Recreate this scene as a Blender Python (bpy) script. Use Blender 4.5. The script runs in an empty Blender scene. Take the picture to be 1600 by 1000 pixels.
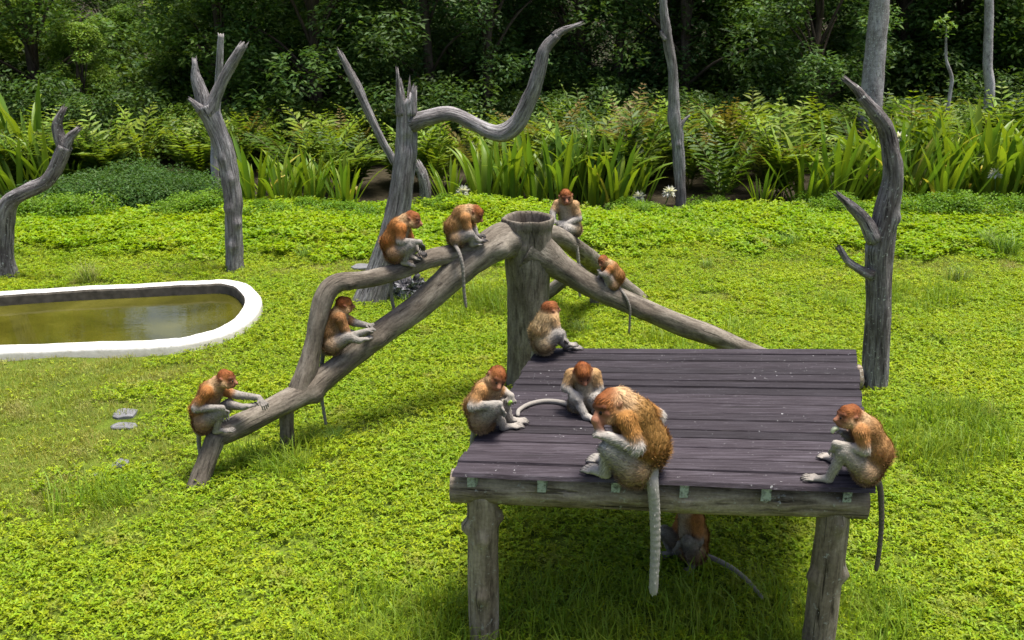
import bpy, math, random
import numpy as np
from mathutils import Vector, Matrix, noise

# ------------------------------------------------------------------ camera, sky, sun, exposure
sc = bpy.context.scene
CAM_H, PITCH, FPX = 4.7, math.radians(19.2), 1555.6
cam_d = bpy.data.cameras.new('camera'); cam = bpy.data.objects.new('camera', cam_d)
sc.collection.objects.link(cam); sc.camera = cam
cam.location = (0, 0, CAM_H); cam.rotation_euler = (math.pi/2 - PITCH, 0, 0)
cam_d.lens = 35.0; cam_d.sensor_width = 36.0; cam_d.clip_end = 2000
cam_d.dof.use_dof = True; cam_d.dof.focus_distance = 8.5; cam_d.dof.aperture_fstop = 5.0

SUN_EL, SUN_AZ = math.radians(77), math.radians(75)     # azimuth from +Y towards +X: high sun, behind and right
world = bpy.data.worlds.new('World'); sc.world = world; world.use_nodes = True
wn = world.node_tree; wn.nodes.clear()
sky = wn.nodes.new('ShaderNodeTexSky'); sky.sky_type = 'NISHITA'; sky.sun_disc = False
sky.dust_density = 4.0; sky.air_density = .8; sky.sun_elevation = SUN_EL; sky.sun_rotation = SUN_AZ
bg = wn.nodes.new('ShaderNodeBackground'); bg.inputs[1].default_value = 0.105
wo = wn.nodes.new('ShaderNodeOutputWorld')
wn.links.new(sky.outputs[0], bg.inputs[0]); wn.links.new(bg.outputs[0], wo.inputs[0])
sd = bpy.data.lights.new('sun', 'SUN'); sd.energy = 3.7; sd.angle = math.radians(18); sd.color = (1, .96, .88)
sun = bpy.data.objects.new('sun', sd); sc.collection.objects.link(sun)
sdir = Vector((math.sin(SUN_AZ)*math.cos(SUN_EL), math.cos(SUN_AZ)*math.cos(SUN_EL), math.sin(SUN_EL)))
sun.rotation_euler = (-sdir).to_track_quat('-Z', 'Y').to_euler(); sun.location = (0, 0, 30)
sc.view_settings.view_transform = 'Standard'; sc.view_settings.look = 'None'
sc.view_settings.gamma = 1; sc.view_settings.exposure = 1.08
sc.render.engine = 'CYCLES'
sc.cycles.max_bounces = 8; sc.cycles.transmission_bounces = 4; sc.cycles.diffuse_bounces = 3

COL = sc.collection
rng = np.random.default_rng(7); random.seed(7)

# ------------------------------------------------------------------ helpers
def U(px, py, Y):
    """pixel (1600x1000 frame) -> point at ground distance Y"""
    a = (px-800)/FPX; b = (500-py)/FPX
    dx, dy, dz = a, math.cos(PITCH)+b*math.sin(PITCH), -math.sin(PITCH)+b*math.cos(PITCH)
    t = Y/dy
    return Vector((dx*t, Y, CAM_H+dz*t))
def G(px, py, z=0.0):
    """pixel -> point on the level z"""
    a = (px-800)/FPX; b = (500-py)/FPX
    dx, dy, dz = a, math.cos(PITCH)+b*math.sin(PITCH), -math.sin(PITCH)+b*math.cos(PITCH)
    t = (z-CAM_H)/dz
    return Vector((dx*t, dy*t, z))
def PX(n, Y, z=1.0):
    """n pixels -> metres at ground distance Y"""
    return n*(Y*math.cos(PITCH)+(CAM_H-z)*math.sin(PITCH))/FPX

def tag(o, label=None, cat=None, group=None, kind=None):
    if label: o['label'] = label
    if cat: o['category'] = cat
    if group: o['group'] = group
    if kind: o['kind'] = kind
    return o
def link(o, parent=None):
    COL.objects.link(o)
    if parent is not None:
        o.parent = parent
        o.matrix_parent_inverse = Matrix.Identity(4)
    return o
def empty(name, loc=(0, 0, 0), rz=0):
    o = bpy.data.objects.new(name, None); o.location = loc; o.rotation_euler = (0, 0, rz); o.empty_display_size = .1
    COL.objects.link(o); return o
def mesh(name, v, f, m=None, smooth=True, attrs=None, col=None):
    me = bpy.data.meshes.new(name)
    v = np.asarray(v, dtype=np.float32)
    if isinstance(f, np.ndarray):
        n, k = f.shape
        me.vertices.add(len(v)); me.vertices.foreach_set('co', v.ravel())
        me.loops.add(n*k); me.loops.foreach_set('vertex_index', f.astype(np.int32).ravel())
        me.polygons.add(n); me.polygons.foreach_set('loop_start', np.arange(0, n*k, k, dtype=np.int32))
        me.update(calc_edges=True); me.validate()
    else:
        me.from_pydata([tuple(p) for p in v], [], [tuple(q) for q in f]); me.update()
    if smooth: me.polygons.foreach_set('use_smooth', np.ones(len(me.polygons), dtype=bool))
    if attrs is not None:
        a = me.attributes.new('tc', 'FLOAT_VECTOR', 'POINT'); a.data.foreach_set('vector', np.asarray(attrs, dtype=np.float32).ravel())
    if col is not None:
        c = np.ones((len(v), 4), dtype=np.float32); c[:, :3] = col
        a = me.attributes.new('col', 'FLOAT_COLOR', 'POINT'); a.data.foreach_set('color', c.ravel())
    if m: me.materials.append(m)
    return me
def obj(name, me, parent=None, loc=None):
    o = bpy.data.objects.new(name, me)
    if loc is not None: o.location = loc
    link(o, parent)
    return o
def rel(v, o): return np.asarray(v)-np.asarray(o.location if hasattr(o, 'location') else o)

class N:
    """tiny node-tree helper"""
    def __init__(s, name):
        s.m = bpy.data.materials.new(name); s.m.use_nodes = True; s.t = s.m.node_tree; s.t.nodes.clear()
        s.out = s.n('ShaderNodeOutputMaterial')
    def n(s, k, **kw):
        x = s.t.nodes.new(k)
        for a, b in kw.items(): setattr(x, a, b)
        return x
    def l(s, a, b): s.t.links.new(a, b)
    def noise(s, vec, scale, detail=4, rough=.55, dist=0.):
        x = s.n('ShaderNodeTexNoise'); x.inputs['Scale'].default_value = scale; x.inputs['Detail'].default_value = detail
        x.inputs['Roughness'].default_value = rough; x.inputs['Distortion'].default_value = dist
        if vec is not None: s.l(vec, x.inputs['Vector'])
        return x.outputs[0]
    def ramp(s, fac, *stops):
        x = s.n('ShaderNodeValToRGB'); e = x.color_ramp.elements
        while len(e) < len(stops): e.new(.5)
        for q, (p, c) in zip(e, stops):
            q.position = p; q.color = (*c, 1) if not isinstance(c, (int, float)) else (c, c, c, 1)
        s.l(fac, x.inputs[0]); return x.outputs[0]
    def mix(s, fac, a, b, mode='MIX'):
        x = s.n('ShaderNodeMix', data_type='RGBA', blend_type=mode)
        for v, i in ((fac, 0), (a, 6), (b, 7)):
            if isinstance(v, (int, float)): x.inputs[i].default_value = v
            elif isinstance(v, tuple): x.inputs[i].default_value = (*v, 1)
            else: s.l(v, x.inputs[i])
        return x.outputs[2]
    def math(s, op, a, b=0.):
        x = s.n('ShaderNodeMath', operation=op)
        for v, i in ((a, 0), (b, 1)):
            if isinstance(v, (int, float)): x.inputs[i].default_value = v
            else: s.l(v, x.inputs[i])
        return x.outputs[0]
    def mapping(s, vec, scale):
        x = s.n('ShaderNodeMapping'); x.inputs['Scale'].default_value = scale; s.l(vec, x.inputs[0]); return x.outputs[0]
    def bsdf(s, color, rough=.8, spec=.3, bump=None, bstr=.4, bdist=.01):
        p = s.n('ShaderNodeBsdfPrincipled')
        if isinstance(color, tuple): p.inputs['Base Color'].default_value = (*color, 1)
        else: s.l(color, p.inputs['Base Color'])
        if isinstance(rough, (int, float)): p.inputs['Roughness'].default_value = rough
        else: s.l(rough, p.inputs['Roughness'])
        p.inputs['Specular IOR Level'].default_value = spec
        if bump is not None:
            b = s.n('ShaderNodeBump'); b.inputs['Strength'].default_value = bstr; b.inputs['Distance'].default_value = bdist
            s.l(bump, b.inputs['Height']); s.l(b.outputs[0], p.inputs['Normal'])
        return p
    def done(s, sh): s.l(sh if not hasattr(sh, 'outputs') else sh.outputs[0], s.out.inputs[0]); return s.m
    def pos(s): return s.n('ShaderNodeNewGeometry').outputs['Position']
    def attr(s, name, vec=False):
        a = s.n('ShaderNodeAttribute', attribute_name=name); return a.outputs['Vector' if vec else 'Color']

def leaf_mat(name, trans=.35, rough=.5, spec=.2, big=None, tint=None):
    """leaf: its own colour comes from the 'col' attribute, varied a little from place to place"""
    s = N(name); c = s.attr('col')
    if big:
        f = s.ramp(s.noise(s.pos(), big[0], 3), (.35, 0.), (.65, 1.))
        c = s.mix(f, c, s.mix(1., c, big[1], 'MULTIPLY'))
    if tint:
        f = s.ramp(s.noise(s.pos(), tint[0], 4, .6), (tint[2], 0.), (tint[3], 1.))
        c = s.mix(f, c, s.mix(.75, c, tint[1]))
    p = s.bsdf(c, rough, spec)
    t = s.n('ShaderNodeBsdfTranslucent'); s.l(s.mix(1., c, (1.25, 1.2, .55), 'MULTIPLY'), t.inputs[0])
    mx = s.n('ShaderNodeMixShader'); mx.inputs[0].default_value = trans
    s.l(p.outputs[0], mx.inputs[1]); s.l(t.outputs[0], mx.inputs[2])
    return s.done(mx.outputs[0])

def wood_mat(name, light, mid, dark, sx=26., sl=3.2, lichen=.0, lich_col=(.55, .58, .52), stain=None, bstr=.7, bdist=.02, crk=.7):
    """weathered wood; 'tc' runs round and along each limb so the fibres follow it"""
    s = N(name); tc = s.attr('tc', True)
    fib = s.noise(s.mapping(tc, (sx, sx, sl)), 1., 6, .65, .4)
    big = s.noise(s.mapping(tc, (5, 5, 1.6)), 1., 4)
    c = s.ramp(fib, (.3, dark), (.48, mid), (.7, light))
    c = s.mix(s.ramp(big, (.38, 0.), (.62, .9)), c, s.mix(1., c, (.52, .49, .47), 'MULTIPLY'))
    c = s.mix(s.ramp(s.noise(tc, 38., 3, .6), (.4, .5), (.6, 0.)), c, s.mix(1., c, (.6, .59, .58), 'MULTIPLY'))
    crack = s.noise(s.mapping(tc, (sx*1.2, sx*1.2, sl*.35)), 1.3, 3, .5, .6)
    cr = s.ramp(crack, (.31, 1.), (.37, 0.))
    c = s.mix(s.math('MULTIPLY', cr, crk), c, s.mix(1., c, (.3, .29, .28), 'MULTIPLY'))
    if stain: c = s.mix(s.ramp(s.noise(s.mapping(tc, (4, 4, 1.1)), 1., 3), (stain[0], 0.), (stain[0]+.08, .85)), c, stain[1])
    if lichen:
        f = s.ramp(s.noise(tc, 22., 5, .7), (.62-lichen, 0.), (.68-lichen, .8))
        c = s.mix(f, c, lich_col)
    h = s.math('SUBTRACT', s.math('ADD', fib, s.math('MULTIPLY', big, .6)), s.math('MULTIPLY', cr, .9))
    return s.done(s.bsdf(c, .9, .15, h, bstr, bdist))

# ------------------------------------------------------------------ materials
M = {}
M['grey_wood'] = wood_mat('weathered_grey_wood', (.50, .48, .485), (.27, .255, .26), (.07, .064, .063), sx=38, sl=3.4, lichen=.0, crk=1., bstr=1., bdist=.035)
M['pale_wood'] = wood_mat('bleached_wood', (.52, .50, .50), (.38, .36, .36), (.18, .17, .17), lichen=.02)
M['dark_wood'] = wood_mat('dark_stained_wood', (.45, .43, .43), (.235, .215, .218), (.055, .046, .047), sx=34, crk=1., bstr=1., bdist=.035, lichen=.015, stain=(.55, (.07, .058, .055)))
M['frame_wood'] = wood_mat('moulded_bark', (.31, .275, .225), (.205, .178, .145), (.088, .074, .06), sx=24, sl=5, lichen=.0, lich_col=(.34, .34, .30), bstr=.6)
M['log_wood'] = wood_mat('rough_log', (.44, .37, .285), (.29, .238, .178), (.085, .068, .05), sx=22, sl=3.5, lichen=.02, crk=1., lich_col=(.33, .33, .29))
M['trunk_bark'] = wood_mat('pale_bark', (.52, .49, .495), (.41, .385, .39), (.22, .20, .195), sx=16, sl=13, lichen=.04)
M['brown_bark'] = wood_mat('brown_bark', (.14, .11, .08), (.09, .07, .05), (.04, .03, .02))
M['burnt'] = wood_mat('charred_root', (.32, .31, .33), (.11, .105, .115), (.02, .02, .022), sx=14, sl=12, lichen=.08, lich_col=(.5, .5, .5), bstr=1.)

def board_mat():
    s = N('weathered_boards')
    oi = s.n('ShaderNodeObjectInfo')
    co = s.n('ShaderNodeTexCoord').outputs['Object']
    ad = s.n('ShaderNodeVectorMath', operation='ADD'); s.l(co, ad.inputs[0])
    cmb = s.n('ShaderNodeCombineXYZ'); s.l(s.math('MULTIPLY', oi.outputs['Random'], 37.), cmb.inputs[0]); s.l(s.math('MULTIPLY', oi.outputs['Random'], 91.), cmb.inputs[1])
    s.l(cmb.outputs[0], ad.inputs[1]); v = ad.outputs[0]
    fib = s.noise(s.mapping(v, (2.2, 46, 30)), 1., 6, .75, .3)
    patch = s.noise(s.mapping(v, (2.2, 7, 7)), 1., 5, .6)
    c = s.ramp(fib, (.27, (.015, .011, .013)), (.5, (.036, .0285, .0345)), (.76, (.088, .077, .091)))
    c = s.mix(s.ramp(patch, (.32, 0.), (.68, .8)), c, s.mix(1., c, (.62, .56, .60), 'MULTIPLY'))
    tone = s.ramp(oi.outputs['Random'], (0., .55), (1., 1.3))
    c = s.mix(1., c, tone, 'MULTIPLY')
    scuff = s.ramp(s.noise(s.mapping(v, (14, 60, 20)), 1., 5, .7), (.63, 0.), (.72, .55))
    c = s.mix(scuff, c, (.21, .195, .215))
    sp = s.math('MULTIPLY', s.ramp(s.noise(s.pos(), 32., 4, .7), (.672, 0.), (.70, .8)), s.ramp(s.noise(s.pos(), 1.3, 2), (.48, 0.), (.58, 1.)))
    c = s.mix(sp, c, (.62, .62, .62))
    cr = s.ramp(s.noise(s.mapping(v, (1.6, 46, 30)), 1., 2, .5), (.30, 1.), (.345, 0.))
    c = s.mix(cr, c, (.02, .016, .018))
    return s.done(s.bsdf(c, s.ramp(fib, (.3, .85), (.7, .68)), .25, s.math('SUBTRACT', fib, cr), .7, .008))
M['board'] = board_mat()
def joist_mat():
    s = N('lichened_joist'); p = s.pos()
    c = s.ramp(s.noise(p, 30., 5, .7), (.34, (.04, .037, .034)), (.42, (.14, .15, .13)), (.55, (.33, .37, .32)))
    return s.done(s.bsdf(c, .9, .15, s.noise(p, 90.), .5))
M['joist'] = joist_mat()
def white_rim():
    s = N('painted_concrete'); p = s.pos()
    c = s.ramp(s.noise(p, 7., 6, .65), (.3, (.36, .34, .29)), (.45, (.52, .51, .48)), (.7, (.60, .59, .57)))
    z = s.n('ShaderNodeSeparateXYZ'); s.l(p, z.inputs[0])
    st = s.ramp(s.math('ADD', z.outputs[2], s.math('MULTIPLY', s.noise(p, 12., 4), .06)), (.105, 1.), (.135, 0.))
    c = s.mix(s.math('MULTIPLY', st, .55), c, (.25, .24, .17))
    c = s.mix(s.ramp(s.noise(p, 26., 5, .7), (.60, 0.), (.68, .6)), c, (.22, .21, .17))
    return s.done(s.bsdf(c, .85, .25, s.noise(p, 40., 5), .35))
M['rim'] = white_rim()
def basin_mat():
    s = N('wet_basin_wall'); p = s.pos()
    c = s.ramp(s.noise(p, 9., 5), (.3, (.05, .042, .03)), (.7, (.14, .12, .09)))
    return s.done(s.bsdf(c, .6, .4))
M['basin'] = basin_mat()
def water_mat():
    s = N('murky_pond_water'); p = s.pos()
    c = s.ramp(s.noise(p, .9, 5, .6, .6), (.3, (.030, .029, .004)), (.55, (.062, .059, .007)), (.75, (.095, .088, .014)))
    b = s.noise(s.mapping(p, (1., 2.2, 1.)), 5., 3)
    q = s.bsdf(c, .015, .5, b, .06, .02); q.inputs['IOR'].default_value = 1.5
    return s.done(q)
M['water'] = water_mat()
def ground_mat():
    s = N('lawn_soil'); p = s.pos()
    g = s.ramp(s.noise(p, 3., 6, .7), (.3, (.06, .085, .014)), (.55, (.12, .17, .018)), (.75, (.17, .185, .04)))
    fine = s.noise(p, 60., 4, .7)
    g = s.mix(s.ramp(fine, (.35, .7), (.65, 0.)), g, s.mix(1., g, (.45, .45, .4), 'MULTIPLY'))
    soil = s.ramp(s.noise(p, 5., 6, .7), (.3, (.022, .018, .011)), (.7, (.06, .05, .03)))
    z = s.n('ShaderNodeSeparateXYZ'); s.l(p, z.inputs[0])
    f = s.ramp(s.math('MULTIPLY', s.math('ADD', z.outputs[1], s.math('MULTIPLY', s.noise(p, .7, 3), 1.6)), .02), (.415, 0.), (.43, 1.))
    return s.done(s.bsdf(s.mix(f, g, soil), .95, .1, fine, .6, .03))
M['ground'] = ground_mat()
def stone_mat():
    s = N('grey_slab'); p = s.pos()
    c = s.ramp(s.noise(p, 18., 6, .7), (.3, (.09, .09, .095)), (.7, (.20, .20, .21)))
    return s.done(s.bsdf(c, .9, .2, s.noise(p, 45., 5), .5))
M['stone'] = stone_mat()
M['herb'] = leaf_mat('ground_cover_leaf', .40, .5, .2, big=(.75, (.74, .86, .8)), tint=(1.9, (.30, .26, .07), .60, .76))
M['blade'] = leaf_mat('grass_blade', .35, .5, .25, big=(.8, (.85, .95, .9)), tint=(1.2, (.33, .30, .11), .50, .70))
M['lily'] = leaf_mat('strap_leaf', .36, .42, .3)
M['fern'] = leaf_mat('fern_frond', .38, .5, .25)
M['crown'] = leaf_mat('tree_leaf', .38, .5, .2, big=(.5, (.8, .88, .9)))
M['flower'] = leaf_mat('white_petal', .3, .5, .3)
def fur_mat(name, bump):
    s = N(name); c = s.attr('col')
    nz = s.noise(s.pos(), 70., 4, .7)
    c = s.mix(s.ramp(nz, (.3, .45), (.65, 0.)), c, s.mix(1., c, (.55, .5, .45), 'MULTIPLY'))
    return s.done(s.bsdf(c, .75, .2, nz if bump else None, .5, .008))
M['skin'] = fur_mat('monkey_coat', True); M['fur'] = fur_mat('monkey_fur', False)
def plain(name, c, r=.5, sp=.4):
    s = N(name); q = s.mix(s.ramp(s.noise(s.pos(), 40., 4), (.3, .35), (.7, 0.)), c, tuple(x*.7 for x in c)); return s.done(s.bsdf(q, r, sp))
M['eye'] = plain('dark_eye', (.012, .008, .006), .4, .2)
M['food'] = plain('pale_fruit', (.5, .52, .34), .5); M['green_food'] = plain('green_fruit', (.22, .36, .05), .5)

# ------------------------------------------------------------------ terrain
def in_poly(x, y, P):
    x = np.asarray(x); y = np.asarray(y); r = np.zeros(x.shape, bool); n = len(P)
    for i in range(n):
        x0, y0 = P[i]; x1, y1 = P[(i+1) % n]
        c = ((y0 > y) != (y1 > y)) & (x < (x1-x0)*(y-y0)/((y1-y0) or 1e-9)+x0)
        r ^= c
    return r
RIM_Z = .13
pond_px = [(-150, 466), (0, 455), (100, 448), (200, 443), (300, 438), (350, 436), (383, 441), (402, 454), (409, 468), (402, 487), (382, 506), (350, 521), (300, 534), (250, 540), (150, 544), (0, 549), (-150, 553), (-240, 540), (-275, 508), (-235, 476)]
def spline(P, n, closed=False):
    P = np.asarray(P, float); m = len(P); out = []
    segs = m if closed else m-1
    for i in range(segs):
        p1, p2 = P[i], P[(i+1) % m]
        p0 = P[i-1] if (closed or i > 0) else 2*p1-p2
        p3 = P[(i+2) % m] if (closed or i+2 < m) else 2*p2-p1
        for t in np.linspace(0, 1, n, endpoint=False):
            out.append(.5*((2*p1)+(p2-p0)*t+(2*p0-5*p1+4*p2-p3)*t*t+(3*p1-p0-3*p2+p3)*t**3))
    if not closed: out.append(P[-1])
    return np.array(out)
pond_out = spline([tuple(G(x, y, RIM_Z)[:2]) for x, y in pond_px], 8, True)
def inset(P, d):
    t = np.roll(P, -1, 0)-np.roll(P, 1, 0); t /= np.linalg.norm(t, axis=1)[:, None]
    n = np.stack([t[:, 1], -t[:, 0]], 1)
    if np.sum((P-P.mean(0))*n) > 0: n = -n
    return P+n*d
pond_in = inset(pond_out, .25); pond_mid = inset(pond_out, .12)

def vnoise(x, y, s, seed=0):
    """cheap smooth value noise on arrays, about -1..1"""
    x = np.asarray(x)*s+seed*17.3; y = np.asarray(y)*s+seed*5.7
    return (np.sin(x*1.3+1.7*np.sin(y*.9+seed))+np.sin(y*1.7+1.3*np.sin(x*1.1+seed*2))+np.sin((x+y)*.9+seed*3))/3
def hgt(x, y):
    x = np.asarray(x, float); y = np.asarray(y, float)
    h = .025*vnoise(x, y, 1.6, 1)+.012*vnoise(x, y, 4.3, 2)
    edge = 19.6+.5*vnoise(x, 0*x, .5, 3)
    up = np.clip((y-16.6)/2.2, 0, 1)*np.clip((edge+1.2-y)/1.0, 0, 1)
    h = h+up*(.16+.10*vnoise(x, y, 1.1, 4)+.05*vnoise(x, y, 2.7, 5))
    return h*np.clip((y-2)/2, 0, 1)
xs = np.unique(np.concatenate([np.linspace(-400, -15, 16), np.arange(-15, 15.01, .14), np.linspace(15, 400, 16)]))
ys = np.unique(np.concatenate([np.linspace(-60, 4, 8), np.arange(4, 22.01, .14), np.linspace(22, 600, 22)]))
gx, gy = np.meshgrid(xs, ys, indexing='ij')
gz = hgt(gx, gy); gz[in_poly(gx, gy, pond_mid)] = -.55
idx = np.arange(gx.size).reshape(gx.shape)
gf = np.stack([idx[:-1, :-1], idx[1:, :-1], idx[1:, 1:], idx[:-1, 1:]], -1).reshape(-1, 4)
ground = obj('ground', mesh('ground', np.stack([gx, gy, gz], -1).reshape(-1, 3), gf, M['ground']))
tag(ground, 'green lawn running back to dark soil under the trees', kind='structure')

# pond: white kerb ring, basin wall inside it, murky water
def ring(P, prof):
    """prof: list of (inset, z); sweeps the closed outline"""
    n = len(P); V = []; F = []
    for d, z in prof:
        Q = inset(P, d)
        wob = .002*np.sin(np.arange(n)*1.7)+.004*np.sin(np.arange(n)*.61+2)
        for i, q in enumerate(Q): V.append((q[0], q[1], z+(wob[i] if z > .05 else 0)))
    for k in range(len(prof)-1):
        for i in range(n):
            j = (i+1) % n; F.append((k*n+i, k*n+j, (k+1)*n+j, (k+1)*n+i))
    return V, F
pc = Vector((*pond_out.mean(0), 0))
pond = empty('garden_pond', pc); tag(pond, 'long rounded pond with white painted concrete rim set in the lawn', 'pond')
V, F = ring(pond_out, [(-.02, -.3), (0, .09), (.03, RIM_Z), (.24, RIM_Z)])
obj('rim', mesh('rim', rel(V, pc), F, M['rim']), pond)
V, F = ring(pond_out, [(.24, RIM_Z-.001), (.252, .10), (.262, -.5)])
obj('basin_wall', mesh('basin_wall', rel(V, pc), F, M['basin'], smooth=False), pond)
W = inset(pond_out, .256)
wat = obj('water', mesh('water', [(x, y, -.03) for x, y in W], [tuple(range(len(W)))], M['water'], smooth=False))
tag(wat, 'still olive water filling the white rimmed pond', kind='structure')

# ------------------------------------------------------------------ tubes (trunks, beams, logs)
def tube(P, R, seg=20, step=.05, rough=.10, seed=0, knots=(), splinter=0., rim=None, flute=.06):
    """limb through points P with radii R; returns verts, faces, tc.  splinter: jagged broken tip length"""
    P = np.asarray([tuple(p) for p in P], float); R = np.asarray(R, float)
    L = np.linalg.norm(np.diff(P, axis=0), axis=1).sum(); n = max(4, int(L/step/(len(P)-1)))
    C = spline(np.hstack([P, R[:, None]]), n); rad = np.maximum(C[:, 3], .004); C = C[:, :3]
    T = np.gradient(C, axis=0); T /= np.linalg.norm(T, axis=1)[:, None]
    ref = np.array([0, 1., 0]) if abs(T[0][1]) < .8 else np.array([1., 0, 0])
    V = []; A = []; s = 0.; u = ref-T[0]*np.dot(ref, T[0]); u /= np.linalg.norm(u)
    for i in range(len(C)):
        if i: s += np.linalg.norm(C[i]-C[i-1])
        u = u-T[i]*np.dot(u, T[i]); u /= np.linalg.norm(u); w = np.cross(T[i], u)
        for k in range(seg):
            a = 2*math.pi*k/seg; ca, sa = math.cos(a), math.sin(a)
            q = Vector((ca*1.1+seed*3.1, sa*1.1, s*2.2/max(.5, min(1, rad[i]*9))))
            r = rad[i]*(1+rough*1.6*noise.noise(q)+rough*.7*noise.noise(q*2.7)+flute*noise.noise(Vector((ca*2.6+seed, sa*2.6, s*.6))))
            for (ks, ka, kr, kh) in knots:
                da = (a-ka+1.5+math.pi) % (2*math.pi)-math.pi; dd = math.hypot(da*rad[i], s-ks*L)/kr
                if dd < 1.6: r += 1.5*kh*(math.exp(-dd*dd*2.2)-.75*math.exp(-dd*dd*14))
            off = T[i]*0
            if splinter and i == len(C)-1: off = T[i]*splinter*(.5+1.2*noise.noise(Vector((ca*2.2+seed*2, sa*2.2, 7)))+.5*noise.noise(Vector((ca*6+seed, sa*6, 3))))
            V.append(C[i]+(u*ca+w*sa)*r+off); A.append((ca*rad[i], sa*rad[i], s+seed*1.37))
    F = []
    for i in range(len(C)-1):
        for k in range(seg):
            j = (k+1) % seg; F.append((i*seg+k, i*seg+j, (i+1)*seg+j, (i+1)*seg+k))
    m = len(C)-1
    for i, tip in ((0, False), (m, True)):
        V.append(C[i]-(T[i]*rad[i]*.5 if (tip and splinter) else -T[i]*rad[i]*(.12 if tip else -.12))); A.append((0, 0, s if tip else 0)); c = len(V)-1
        for k in range(seg):
            j = (k+1) % seg
            F.append((i*seg+k, i*seg+j, c) if tip else (i*seg+j, i*seg+k, c))
    return np.array(V), F, np.array(A)
def limb(name, parent, P, R, mat, **kw):
    V, F, A = tube(P, R, **kw)
    return obj(name, mesh(name, rel(V, parent), F, mat, attrs=A), parent)
def UP(Y, *pts):
    """pixel polyline at distance Y (scalar or per-point)"""
    return [U(p[0], p[1], Y if not isinstance(Y, (list, tuple)) else Y[i]) for i, p in enumerate(pts)]

def dead_tree(name, label, base_px, mat, parts, group='bare dead trees on the lawn'):
    b = G(*base_px); b.z = float(hgt(b.x, b.y)); o = empty(name, b); tag(o, label, 'dead tree', group)
    for nm, Y, pts, pr, kw in parts:
        Ys = [b.y+d for d in Y] if isinstance(Y, (list, tuple)) else b.y+Y
        P = UP(Ys, *pts)
        if nm == 'trunk': P[0].z = b.z-.12
        R = [PX(r, p.y, p.z) for r, p in zip(pr, P)]
        limb(nm, o, P, R, mat, **kw)
    return o

dead_tree('dead_tree', 'grey dead trunk bent sideways with forked tip, beyond the pond corner', (12, 431), M['dark_wood'], [
    ('trunk', [0, 0, 0, -.05, -.1, -.1, -.1, -.1], [(12, 436), (8, 400), (8, 360), (14, 318), (40, 299), (70, 285), (88, 262), (102, 228)], [19, 14, 12.5, 13, 11.5, 10.5, 10.5, 11], dict(seed=1, rough=.12)),
    ('branch', -.1, [(100, 232), (91, 208), (90, 192), (99, 171)], [10, 8.5, 7.5, 4], dict(seed=2, splinter=.08)),
    ('branch', -.1, [(102, 230), (110, 214), (121, 203)], [9, 7, 4], dict(seed=3, splinter=.08))])
dead_tree('dead_tree', 'grey knobbly dead tree with two upright prongs, standing behind the pond rim', (367, 421), M['grey_wood'], [
    ('trunk', 0, [(367, 426), (366, 380), (365, 340), (362, 295), (350, 235), (336, 196), (322, 165)], [15.5, 13, 13, 14, 14.5, 15.5, 18], dict(seed=4, rough=.11, seg=26, knots=[(.2, 4.6, .09, .05), (.42, 4.3, .1, .05), (.58, 5.1, .09, .05), (.7, 4.4, .08, .045), (.33, 5.4, .08, .05)])),
    ('branch', 0, [(322, 172), (313, 142), (306, 118), (304, 97)], [14, 11, 7.5, 3.5], dict(seed=5, splinter=.1)),
    ('branch', -.05, [(326, 178), (338, 148), (352, 118), (367, 92), (378, 74)], [13, 9.5, 8.5, 8, 6.5], dict(seed=6, splinter=.12)),
    ('broken_stub', -.1, [(316, 172), (305, 162), (297, 156)], [9, 6, 3], dict(seed=7, splinter=.05))])
dead_tree('dead_tree', 'slender bleached dead pole behind the knobbly two pronged tree', (338, 303), M['pale_wood'], [
    ('trunk', 0, [(338, 306), (335, 240), (339, 160), (343, 100), (345, 56)], [6, 6, 6, 5.5, 4.5], dict(seed=8, seg=14, splinter=.06))], group='bleached poles')
dead_tree('dead_tree', 'leaning dead trunk with jagged top and long curving side branch', (578, 470), M['grey_wood'], [
    ('trunk', [0, .05, .1, .15, .18, .2, .2], [(574, 478), (590, 437), (611, 370), (625, 310), (633, 250), (636, 200), (636, 158)], [29, 24, 20, 18.5, 17.5, 17, 15.5], dict(seed=9, rough=.05, flute=.14, seg=30, splinter=.35, knots=[(.82, 5.0, .13, -.05), (.88, 5.9, .12, -.05)])),
    ('splinter', .12, [(627, 180), (624, 145), (621, 112)], [9, 6, 2], dict(seed=19, splinter=.1)),
    ('splinter', .12, [(642, 180), (644, 158), (646, 140)], [8, 5.5, 2.5], dict(seed=29, splinter=.08)),
    ('branch', [.2, .15, .1, 0, -.1, -.15, -.2, -.25, -.3, -.3, -.3], [(640, 194), (668, 184), (706, 179), (741, 194), (769, 207), (790, 207), (809, 191), (827, 155), (842, 113), (851, 78), (870, 55)], [15, 12, 10.5, 11.5, 12, 13.5, 13, 12, 10.5, 9, 7.5], dict(seed=10, rough=.1, flute=.12)),
    ('branch_tip', -.3, [(866, 58), (880, 48), (902, 39)], [7.5, 6, 3], dict(seed=12, splinter=.1)),
    ('branch', [.4, .4, .4, .4, .4], [(618, 256), (592, 210), (573, 168), (553, 126), (535, 90)], [6, 6, 6.5, 7, 4], dict(seed=11, splinter=.15, rough=.14))])
dead_tree('dead_stump', 'short dark broken stump beside the strap leaved plants', (661, 331), M['dark_wood'], [
    ('trunk', 0, [(661, 334), (665, 300), (661, 275), (653, 258)], [8, 9, 9, 6], dict(seed=13, splinter=.1))], group='broken stumps')
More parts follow.
